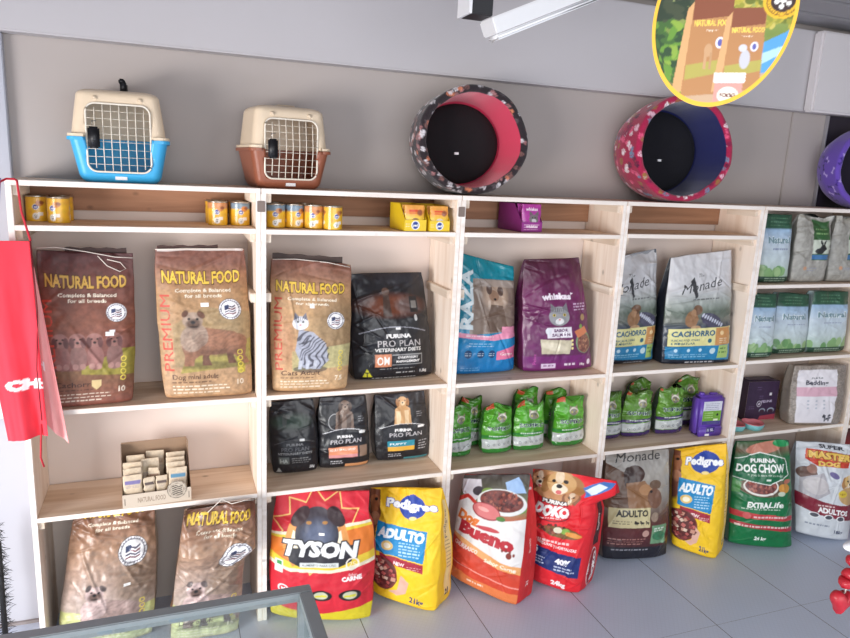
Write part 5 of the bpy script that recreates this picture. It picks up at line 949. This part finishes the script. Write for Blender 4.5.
    for k in range(-3, 4):
        x_ = k*.0255+.003; zs = np.linspace(Z0+.004+(.008 if abs(x_) > .07 else 0), Z1-.004-(.01 if abs(x_) > .07 else 0), 8); MB().tube([(x_, yf(z_)-.001, z_) for z_ in zs], .0017, 6).build('vertical_wire', WM, d, True)
    for k in range(1, 9):
        z_ = Z0+(Z1-Z0)*k/9; MB().tube([(x_, yf(z_)+.001, z_) for x_ in (-X0+.002, 0, X0-.002)], .0009, 6).build('horizontal_wire', WM, d, True)
    BK = plain('black_plastic', (26, 26, 30), .45)
    MB().box(-.094, -.058, yf(z1)-.016, yf(z1)-.004, z1-.034, z1+.036, .005).build('latch', BK, d, True)
    MB().tube([(-.08, yf(z1)-.008, z1+.03), (-.08, yf(z1)-.006, z1+.055), (-.066, yf(z1)-.006, z1+.055)], .0016, 6).build('latch_pin', plain('steel', (190, 188, 186), .3, .9), d, True)
    MB().box(-.018, .02, -D0-.004, -D0+.004, .010, .022, .001).build('sticker', plain('white_sticker', (235, 235, 238), .5), c)
    for s_ in (-1, 1): MB().box(s_*.07-.008, s_*.07+.008, -D2-.006, -D2+.004, z2-.012, z2+.002, .003).build('hinge', CR, c, True)
    if handle:
        m = MB(); m.box(.006, .026, -.05, -.02, z3-.002, z3+.034, .004); m.box(.006, .026, .03, .06, z3-.002, z3+.034, .004); m.box(.002, .022, -.05, .06, z3+.026, z3+.042, .004); m.build('handle', BK, c, True)
    else: MB().box(-.035, .035, -.05, .05, z3-.002, z3+.006, .004).build('handle', CR, c, True)
    return c
carrier('blue and cream pet carrier with a wire door, on the far left', .325, .140, 0, 0, .127, .155, .131, .100, .124, .108, .146, .282, .308, plain('blue_plastic', (62, 170, 222), .35, var=.04), True)
carrier('brown and cream pet carrier with a wire door', .895, .150, 8, 0, .122, .150, .131, .096, .118, .102, .142, .274, .300, plain('brown_plastic', (150, 88, 64), .35, var=.05), False)

# ------------------------------------------------------------------ pet beds
def paws(A, n, cols, seed, s=.09):
    R = random.Random(seed)
    for _ in range(n):
        u, v = R.random(), R.random(); c = R.choice(cols); k = s*R.uniform(.7, 1.1); a = R.random()*6; A.ell(u, v, k*.42, k*.34, c, a)
        for j in range(4): b_ = a+(-.9+.6*j); A.ell(u+k*.62*math.sin(b_)/A.asp, v-k*.62*math.cos(b_), k*.16, k*.2, c, b_)
    return A
def bed(label, x, y, yaw, tilt, R_, H, art, inner, cush, group, z=1.7808, kx=1.06, kz=.955):
    """local: axis along -Y (opening to the front), resting on its rim"""
    c = empty('pet_bed', (x, y, z), math.radians(yaw)); tag(c, label, 'pet bed', group)
    na = 300; prof = []; m = 44
    for i in range(m+1): t = i/m; prof.append((R_*(.86+.14*math.sin(PI/2*min(1, t*1.6))), -H*t, t*.8, 0))
    for i in range(1, 9): a = PI*i/9; prof.append((R_-.016+.016*math.cos(a), -H-.014*math.sin(a), .8+.2*i/9, 0))
    for i in range(0, 15): t = i/14; prof.append((R_-.032-.012*t, -H+(H-.02)*t, 0, 1))
    V, C_ = [], []; aa = np.linspace(0, 2*PI, na, endpoint=False); ca = []
    wob = .004*vn(np.cos(aa)*2.2+5, np.sin(aa)*2.2+5, 3)+.002*vn(np.cos(aa)*6+9, np.sin(aa)*6+9, 4)
    base = -R_*.985
    for r, yy, v, kind in prof:
        rr = r+wob*(.4+.6*abs(yy)/H); wy = .006*vn(np.cos(aa)*3+2, np.sin(aa)*3+2, 6)*(abs(yy)/H)
        xs = rr*np.sin(aa); zs = -rr*np.cos(aa); zs = np.maximum(zs, base+.004*0); V.append(np.stack([xs, yy+wy, zs-base], 1))
        C_.append(art.at(aa/(2*PI), np.full(na, v)) if kind == 0 else np.tile(lin(inner), (na, 1)))
    V = np.concatenate(V); V[:, 0] *= kx; V[:, 2] *= kz; C_ = np.concatenate(C_); L_ = len(prof)
    F_ = [(i*na+k, i*na+(k+1) % na, (i+1)*na+(k+1) % na, (i+1)*na+k) for i in range(L_-1) for k in range(na)]+[tuple(range(na))[::-1], tuple((L_-1)*na+k for k in range(na))]
    ct, st = math.cos(tilt), math.sin(tilt); Y_ = V[:, 1].copy(); Zc = V[:, 2]; V[:, 1] = Y_*ct+Zc*st; V[:, 2] = Zc*ct-Y_*st; V[:, 2] -= V[:, 2].min()
    raw('bed_wall', V, F_, printed('bed_fabric', .9, .6, 500, spec=.2, sheen=.3), c, True, C_)
    # cushion
    n2 = 90; rr_ = R_-.048; pr = [(rr_*.2, -.068), (rr_*.6, -.066), (rr_*.85, -.058), (rr_*.97, -.042), (rr_*.985, -.026), (rr_*.9, -.0215)]; CV = []
    for r, yy in pr:
        for k in range(n2):
            a = 2*PI*k/n2; q = .006*float(vn(math.cos(a)*2+r*20, math.sin(a)*2, 8)); CV.append((r*math.sin(a), yy+q, -r*math.cos(a)-base))
    CV = np.array(CV); CV[:, 0] = CV[:, 0]*kx-.002; CV[:, 2] = (CV[:, 2]-.006)*kz; Y_ = CV[:, 1].copy(); Zc = CV[:, 2].copy(); CV[:, 1] = Y_*ct+Zc*st; CV[:, 2] = Zc*ct-Y_*st; CV[:, 2] += 0.0
    F2 = [(i*n2+k, i*n2+(k+1) % n2, (i+1)*n2+(k+1) % n2, (i+1)*n2+k) for i in range(len(pr)-1) for k in range(n2)]+[tuple(range(n2))[::-1], tuple((len(pr)-1)*n2+k for k in range(n2))]
    raw('cushion', CV, F2, plain('plush_%d' % cush[2], cush, .95, bump=.5, scale=300), c, True)
    zc = -base*ct; MB().box(-.03, -.012, -.074*ct+(-base-.05)*st-.004, -.070*ct+(-base-.05)*st, zc-.06, zc-.05).build('care_label', plain('white_sticker', (235, 235, 238), .5), c)
    return c
aw, ah = 1.35, .24
b1 = paws(Art(aw, ah, (46, 38, 42), .0016), 420, [(206, 200, 204), (206, 200, 204), (160, 110, 110), (120, 84, 80), (90, 80, 84), (200, 120, 90)], 3, .085); b1.speck(.2, 60, 3)
b2 = paws(Art(aw, ah, (168, 34, 74), .0016), 330, [(236, 190, 206), (240, 225, 230), (110, 140, 170), (226, 90, 130), (150, 110, 60), (90, 30, 60), (130, 30, 70)], 5, .095); b2.speck(.12, 60, 3)
bed('round pet bed in dark paw print fabric with a bright pink lining', 1.662, .262, -2, .05, .228, .215, b1, (222, 62, 96), (16, 15, 19), 'round pet beds on top of the shelving')
bed('round pet bed in red paw print fabric with a navy lining', 2.722, .262, -2, .06, .252, .225, b2, (26, 32, 92), (14, 13, 22), 'round pet beds on top of the shelving')
b3 = Art(aw, ah, (104, 76, 176), .0022)
Rr = random.Random(2)
for _ in range(70):
    u, v, a, k = Rr.random(), Rr.random(), Rr.random()*3, .05; cb = Rr.choice([(40, 26, 80), (190, 170, 230), (60, 40, 120)])
    b3.ell(u, v, k*1.2, k*.3, cb, a)
    for sx in (-1, 1):
        for sy_ in (-1, 1): b3.ell(u+(sx*k*1.1*math.cos(a)-sy_*k*.35*math.sin(a))/b3.asp, v+sx*k*1.1*math.sin(a)+sy_*k*.35*math.cos(a), k*.36, k*.36, cb)
bed('purple bone print pet bed cut off by the right edge of the photo', 3.985, .215, -8, .03, .225, .16, b3, (90, 66, 160), (30, 24, 40), 'round pet beds on top of the shelving')
fr = empty('framed_panel', (3.998, .262, 1.7805), 0); tag(fr, 'dark panel with a thin bright metal edge behind the purple bed', 'panel')
MB().box(-.16, .5, .012, .024, 0, .484, .001).build('board', plain('dark_board', (44, 38, 50), .5), fr)
MB().box(-.168, -.16, .004, .026, 0, .484, .001).build('metal_edge', plain('brushed_aluminium', (190, 190, 196), .35, .8), fr)

# ------------------------------------------------------------------ apron and white cloth at the left
ap = empty('apron', (0, -.03, .86)); tag(ap, 'red apron with white letters hanging from the top left shelf corner', 'apron')
def cloth(name, x0t, x1t, x0b, x1b, z0l, z0r, z1, y, amp, ph, art, parent, mat, wav=18, res=.004, amp0=.15):
    nx = int(max(x1t-x0t, x1b-x0b)/res); nz = int((z1-min(z0l, z0r))/res); s_ = np.linspace(0, 1, nx+1)[None]; t = np.linspace(0, 1, nz+1)[:, None]
    X_ = (x0b+(x1b-x0b)*s_)*(1-t)+(x0t+(x1t-x0t)*s_)*t; zb = z0l+(z0r-z0l)*s_; Z_ = zb+(z1-zb)*t
    am = amp*(amp0+(1-amp0)*(1-t)); Y_ = y+am*np.sin(s_*wav+ph+.6*vn(t*3, s_*2, 2))+.3*am*vn(s_*9, t*6, 5); n0 = X_.size; C_ = art.at(s_+0*t, 1-t+0*s_).reshape(-1, 3)
    V = np.concatenate([np.stack([X_, Y_, Z_], -1).reshape(-1, 3), np.stack([X_, Y_+.0016, Z_], -1).reshape(-1, 3)]); m = nx+1; F_ = []
    for i in range(nz):
        for j in range(nx): p = i*m+j; F_.append((p, p+1, p+m+1, p+m)); F_.append((n0+p, n0+p+m, n0+p+m+1, n0+p+1))
    for j in range(nx): F_.append((j, n0+j, n0+j+1, j+1)); q = nz*m+j; F_.append((q, q+1, n0+q+1, n0+q))
    for i in range(nz): q = i*m; F_.append((q, q+m, n0+q+m, n0+q)); q = i*m+nx; F_.append((q, n0+q, n0+q+m, q+m))
    return raw(name, V, F_, mat, parent, True, np.concatenate([C_, C_]))
CL = printed('woven_cloth', .8, .4, 700, spec=.25, sheen=.2)
ra = Art(.14, .70, (236, 58, 74)); ra.speck(.05, 8, 3); ra.text('CH', .56, .715, .045, (248, 244, 244), wid=.66, bold=.08, rot=.05, shear=.12); ra.text('O', .98, .728, .03, (248, 244, 244), bold=.07)
cloth('front_panel', -.125, .050, -.060, .064, .045, .06, .728, -.035, .013, 1.4, ra, ap, CL, 9)
pa = Art(.12, .62, (246, 168, 166)); pa.speck(.05, 8, 3); pa.text('H', .25, .6, .05, (246, 240, 240), bold=.05)
cloth('folded_side', .045, .054, .045, .122, .11, .01, .64, -.012, .010, 2., pa, ap, CL, 7)
RD = plain('red_cord', (190, 30, 50), .7)
MB().tube([(-.055, -.035, .728), (-.035, -.02, .85), (-.028, -.008, .905), (-.022, -.006, .915), (-.010, .01, .9225), (.012, .012, .9225), (.022, -.004, .918), (.024, -.012, .90), (.030, -.016, .82), (.052, -.03, .728)], .0035, 8).build('neck_strap', RD, ap, True)
MB().tube([(.045, -.03, .10), (.040, -.034, .04), (.036, -.036, -.02), (.044, -.036, -.055)], .003, 8).build('waist_tie', RD, ap, True)
MB().tube([(.052, -.034, .728), (.058, -.036, .5), (.046, -.05, .3), (.05, -.05, .12)], .002, 8).build('hem_edging', plain('dark_red_cord', (120, 20, 34), .7), ap, True)
wa = Art(.3, .42, (236, 234, 238)); wc = cloth('hanging_cloth', -.33, -.060, -.33, -.052, .90, .965, 1.47, .03, .008, 0., wa, None, CL, 9); tag(wc, 'white cloth hanging at the left edge, behind the red apron', 'cloth')
MB().tube([(-.08, .03, 1.465), (-.06, .02, 1.56), (-.04, .0, 1.70), (-.03, -.002, 1.784)], .002, 6).build('cord', plain('blue_cord', (120, 120, 180), .7), wc, True)

# ------------------------------------------------------------------ brush at the lower left
br = empty('scrub_broom', (-.165, .12, 0)); tag(br, 'black bristly broom standing upside down at the lower left edge', 'broom'); BKB = plain('black_bristle', (22, 22, 26), .7)
MB().tube([(0, .02, 0), (0, .03, .25), (0, .04, .42)], .010, 10).build('handle', BKB, br, True)
m = MB(); R = random.Random(8)
for k in range(420):
    z = R.uniform(.02, .5); a = R.uniform(0, 2*PI); l = R.uniform(.02, .045)*(1 if z < .44 else .7)
    p = Vector((0, .03, z)); q = p+Vector((math.cos(a)*l, math.sin(a)*l*.6, R.uniform(-.03, .03))); m.tube([p, p.lerp(q, .5)+Vector((0, 0, .004)), q], [.0014, .0011, .0005], 4)
tag(m.build('bristles', BKB, br, False), kind='stuff')

# ------------------------------------------------------------------ glass counter
gc = empty('glass_counter', (.2, -1.6, 0)); tag(gc, 'glass topped display counter with a grey metal frame, lower left corner', 'counter')
AL = plain('grey_aluminium', (146, 152, 155), .45, .3, var=.04)
x0, x1, y0, y1, zt = -1.0, .530, -.42, .306, 1.0
f = .027; m = MB()
for a, b_ in (((x0, x1), (y1-f, y1)), ((x0, x1), (y0, y0+f))): m.box(a[0], a[1], b_[0], b_[1], zt-.022, zt, .002)
for xx in (x0, x1-f): m.box(xx, xx+f, y0+f, y1-f, zt-.022, zt, .002)
m.build('top_frame', AL, gc)
for xx in (x0, x1-f):
    for yy in (y0, y1-f): MB().box(xx, xx+f, yy, yy+f, .0, zt-.022, .002).build('post', AL, gc)
m = MB(); 
for yy in (y0, y1-f): m.box(x0+f, x1-f, yy, yy+f, .05, .08)
for xx in (x0, x1-f): m.box(xx, xx+f, y0+f, y1-f, .05, .08)
m.build('bottom_frame', AL, gc)
MB().box(x0+f-.004, x1-f+.004, y0+f-.004, y1-f+.004, zt-.012, zt-.006).build('top_glass', GLASS, gc)
MB().box(x0+f, x1-f, y1-.016, y1-.011, .08, zt-.022).build('rear_glass', GLASS, gc); MB().box(x1-.016, x1-.011, y0+f, y1-f, .08, zt-.022).build('side_glass', GLASS, gc)

# ------------------------------------------------------------------ oval hanging sign
sa = Art(.215, .285, (236, 178, 58), .0008)
sg = Art(.215, .285, (110, 140, 70), .0008); S_ = sg; S_.grad([(0, (232, 236, 240)), (.3, (226, 232, 236)), (.42, (150, 160, 90)), (.6, (110, 130, 60)), (1, (150, 120, 90))])
R = random.Random(3)
for _ in range(260):
    u, v = R.uniform(0, .42), R.uniform(.42, .98); 
    if v < .42+u*.2: continue
    S_.ell(u, v, R.uniform(.01, .03), R.uniform(.02, .04), R.choice([(60, 96, 44), (96, 140, 50), (40, 70, 40), (130, 160, 60)]), R.random()*3)
for _ in range(200): S_.ell(R.uniform(.45, 1), R.uniform(.38, .56), R.uniform(.01, .03), R.uniform(.01, .03), R.choice([(140, 140, 50), (170, 160, 60), (100, 110, 40), (190, 176, 90)]), R.random()*3)
for _ in range(60): S_.ell(R.uniform(.05, .35), R.uniform(.36, .5), R.uniform(.02, .04), R.uniform(.02, .03), R.choice([(60, 70, 50), (40, 56, 40)]))
S_.poly([(.68, .68), (1, .55), (1, .9), (.7, .95)], (80, 150, 200)); S_.poly([(.7, .72), (.9, .66), (.9, .7), (.72, .78)], (190, 220, 236), a=.7); S_.poly([(.3, .9), (.8, .8), (.8, 1), (.3, 1)], (190, 160, 130))
for (ux, vy, k, cat_) in ((.44, .66, 1., 0), (.67, .68, .84, 1)):
    S_.poly([(-.13, -.2), (-.1, -.24), (-.1, .23), (-.17, .27)], (206, 160, 110), at=(ux, vy), k=k)
    S_.poly([(-.1, -.26), (.09, -.26), (.1, .25), (-.12, .27)], (176, 126, 80), at=(ux, vy), k=k); S_.poly([(-.1, -.26), (.09, -.26), (.09, -.16), (-.1, -.14)], (130, 74, 50), at=(ux, vy), k=k); S_.poly([(-.11, .1), (.1, .06), (.1, .13), (-.11, .18)], (170, 160, 80), at=(ux, vy), k=k)
    S_.text('NATURAL FOOD', ux, vy-.125*k, .03*k, (236, 200, 90), wid=.2*k/S_.asp*.9, bold=.04); S_.text('Complete', ux, vy-.085*k, .01, (235, 220, 200)); S_.ell(ux+.06*k, vy-.02*k, .022*k, .03*k, (230, 226, 236)); S_.ell(ux+.06*k, vy-.02*k, .012*k, .02*k, (90, 90, 160))
    if cat_: S_.ell(ux-.0, vy+.05, .025, .05, (190, 190, 196)); S_.ell(ux-.02, vy-.01, .02, .02, (200, 200, 206))
    else: S_.ell(ux-.01, vy+.02, .02, .035, (190, 150, 110)); S_.rect(ux-.035, vy+.03, ux-.015, vy+.12, (190, 150, 110)); S_.rect(ux+.005, vy+.03, ux+.02, vy+.12, (180, 140, 100)); S_.ell(ux+.1, vy+.04, .012, .05, (176, 136, 96))
S_.rect(.5, .83, .68, .99, (206, 150, 140)); S_.rect(.49, .8, .69, .855, (246, 244, 244)); S_.ell(.59, .92, .05, .045, (240, 230, 214)); S_.text('FOOD', .59, .92, .02, (110, 60, 50), bold=.05)
S_.ell(.86, .43, .092, .092, (226, 176, 44)); S_.ring(.86, .43, .075, .003, (120, 90, 30)); S_.ell(.86, .43, .058, .058, (54, 34, 34))
for a_ in range(5): q = a_*2*PI/5+.5; S_.ell(.86+.03*math.cos(q)/S_.asp, .43+.03*math.sin(q), .012, .012, WHT); S_.poly([(0, -.005), (.03*math.cos(q), .03*math.sin(q)-.004), (.03*math.cos(q), .03*math.sin(q)+.004), (0, .005)], WHT, at=(.86, .43))
S_.ell(.86, .43, .012, .012, WHT)
for k in range(30): q = 2*PI*k/30; S_.ell(.86+.066*math.cos(q)/S_.asp, .43+.066*math.sin(q), .0035, .0035, (130, 96, 30))
na, nr, A_, B_ = 300, 90, .1071, .1411; V = []; C_ = []
for side_, yy in ((0, 0), (1, .003)):
    for i in range(1, nr+1):
        r = i/nr; a = np.linspace(0, 2*PI, na, endpoint=False); x_, z_ = A_*r*np.cos(a), B_*r*np.sin(a); V.append(np.stack([x_, 0*x_+yy, z_], 1))
        if side_ == 0: q8 = math.radians(8); cc = S_.at(np.clip(.5+(x_*math.cos(q8)+z_*math.sin(q8))/.235, 0, 1), np.clip(.5-(z_*math.cos(q8)-x_*math.sin(q8))/.29, 0, 1)); C_.append(cc if r < .945 else np.tile(lin((238, 184, 60)), (na, 1)))
        else: C_.append(np.tile(lin((230, 226, 220)), (na, 1)))
V = np.concatenate(V); C_ = np.concatenate(C_); V[:, 1] += .004*np.sin(V[:, 0]*18)   # slightly bowed card
F_ = []
for s_ in (0, nr*na): F_ += [(s_+i*na+k, s_+i*na+(k+1) % na, s_+(i+1)*na+(k+1) % na, s_+(i+1)*na+k) for i in range(nr-1) for k in range(na)]+[tuple(s_+k for k in range(na))]
F_ += [((nr-1)*na+k, (nr-1)*na+(k+1) % na, (2*nr-1)*na+(k+1) % na, (2*nr-1)*na+k) for k in range(na)]
Y_ = math.radians(-42.2); P0 = Vector((1.3234, -1.6518, 2.1270)); ctr = P0+Vector((math.cos(Y_), math.sin(Y_), 0))*-.0076+Vector((0, 0, .0065))
sg_o = raw('hanging_sign', V, F_, printed('sign_card', .5, .02, 60), None, False, C_, ctr, (0, math.radians(8), Y_)); tag(sg_o, 'oval yellow edged advertising sign with two pet food bags, hanging near the camera', 'sign')
inv = (Matrix.Translation(ctr) @ Matrix.Rotation(Y_, 4, 'Z') @ Matrix.Rotation(math.radians(8), 4, 'Y')).inverted()
topw = Matrix.Translation(ctr) @ Matrix.Rotation(Y_, 4, 'Z') @ Matrix.Rotation(math.radians(8), 4, 'Y') @ Vector((0, .002, B_-.01))
MB().tube([inv @ topw, inv @ Vector((topw.x, topw.y, 2.6945))], .0008, 6).build('hanging_thread', plain('white_string', (225, 215, 205), .8), sg_o, True)

# ------------------------------------------------------------------ lamp near the ceiling
lf = empty('ceiling_lamp', (1.44, -.4, 2.69)); tag(lf, 'white strip lamp on a dark bracket under the ceiling, top centre', 'lamp')
d = Vector((.278, 0, .126)).normalized(); LW = plain('white_enamel', (236, 236, 238), .35, var=.02); DK = plain('dark_metal', (34, 34, 38), .5)
m = MB(); m.box(-.0, .62, -.05, .05, -.04, .012, .004); m.build('lamp_body', LW, lf, False, (.03, 0, -.34), (0, -math.atan2(.126, .278), 0))
m = MB(); m.box(.005, .60, -.035, .035, -.060, -.042, .006); m.build('diffuser', plain('diffuser_plastic', (240, 240, 242), .3, var=.02), lf, True, (.03, 0, -.34), (0, -math.atan2(.126, .278), 0))
MB().box(-.055, -.045, -.05, .05, -.325, .004, .001).build('side_plate', LW, lf); MB().box(-.045, .03, -.045, .045, -.325, .004, .003).build('bracket', DK, lf)

# ------------------------------------------------------------------ red pouches at the lower right
rk = empty('toy_rack', (1.960, -1.635, 0)); tag(rk, 'strip of red and white heart shaped toys hanging at the lower right edge', 'toy strip')
RT = plain('red_plush', (176, 24, 40), .5, bump=.3, scale=120, coat=.2)
MB().lathe([(.12, 0), (.12, .01), (.02, .016), (.012, .02), (.012, 1.16), (.006, 1.165)], 24).build('stand', plain('dark_metal', (34, 34, 38), .5), rk, True)
tw = MB().ball((-.062, .012, 1.088), .026, 16, (1.2, .6, .45)); tw.build('white_header', plain('white_plush', (232, 232, 236), .8), rk, True)
def heart(n=44):
    P = []
    for k in range(n): t = 2*PI*k/n; P.append((.0022*16*math.sin(t)**3*.95, .0022*(13*math.cos(t)-5*math.cos(2*t)-2*math.cos(3*t)-math.cos(4*t))))
    return P
for hx_, z_, an, s_ in ((-.064, 1.059, .5, .7), (-.076, 1.015, 1.2, .75), (-.090, .964, -.2, .9)):
    m = MB(); b = m.bm; H_ = heart(); rings = []
    for k_, yy in ((.25, -.017), (.6, -.015), (.85, -.010), (1., 0), (.85, .010), (.6, .015), (.25, .017)): rings.append([b.verts.new(((x*math.cos(an)-z*math.sin(an))*k_*s_+hx_, yy, (x*math.sin(an)+z*math.cos(an))*k_*s_+z_)) for x, z in H_])
    for A_, B_ in zip(rings, rings[1:]):
        for k in range(44): b.faces.new((A_[k], A_[(k+1) % 44], B_[(k+1) % 44], B_[k]))
    b.faces.new(rings[0][::-1]); b.faces.new(rings[-1]); m.build('heart_toy', RT, rk, True)
MB().tube([(-.062, .0, 1.085), (-.070, 0, 1.03), (-.085, 0, .97)], .002, 6).build('cord', plain('white_string', (225, 215, 205), .8), rk, True)
MB().tube([(-.062, .008, 1.09), (-.03, .004, 1.14), (0, 0, 1.15)], .002, 6).build('hook', plain('steel', (190, 188, 186), .3, .9), rk, True)
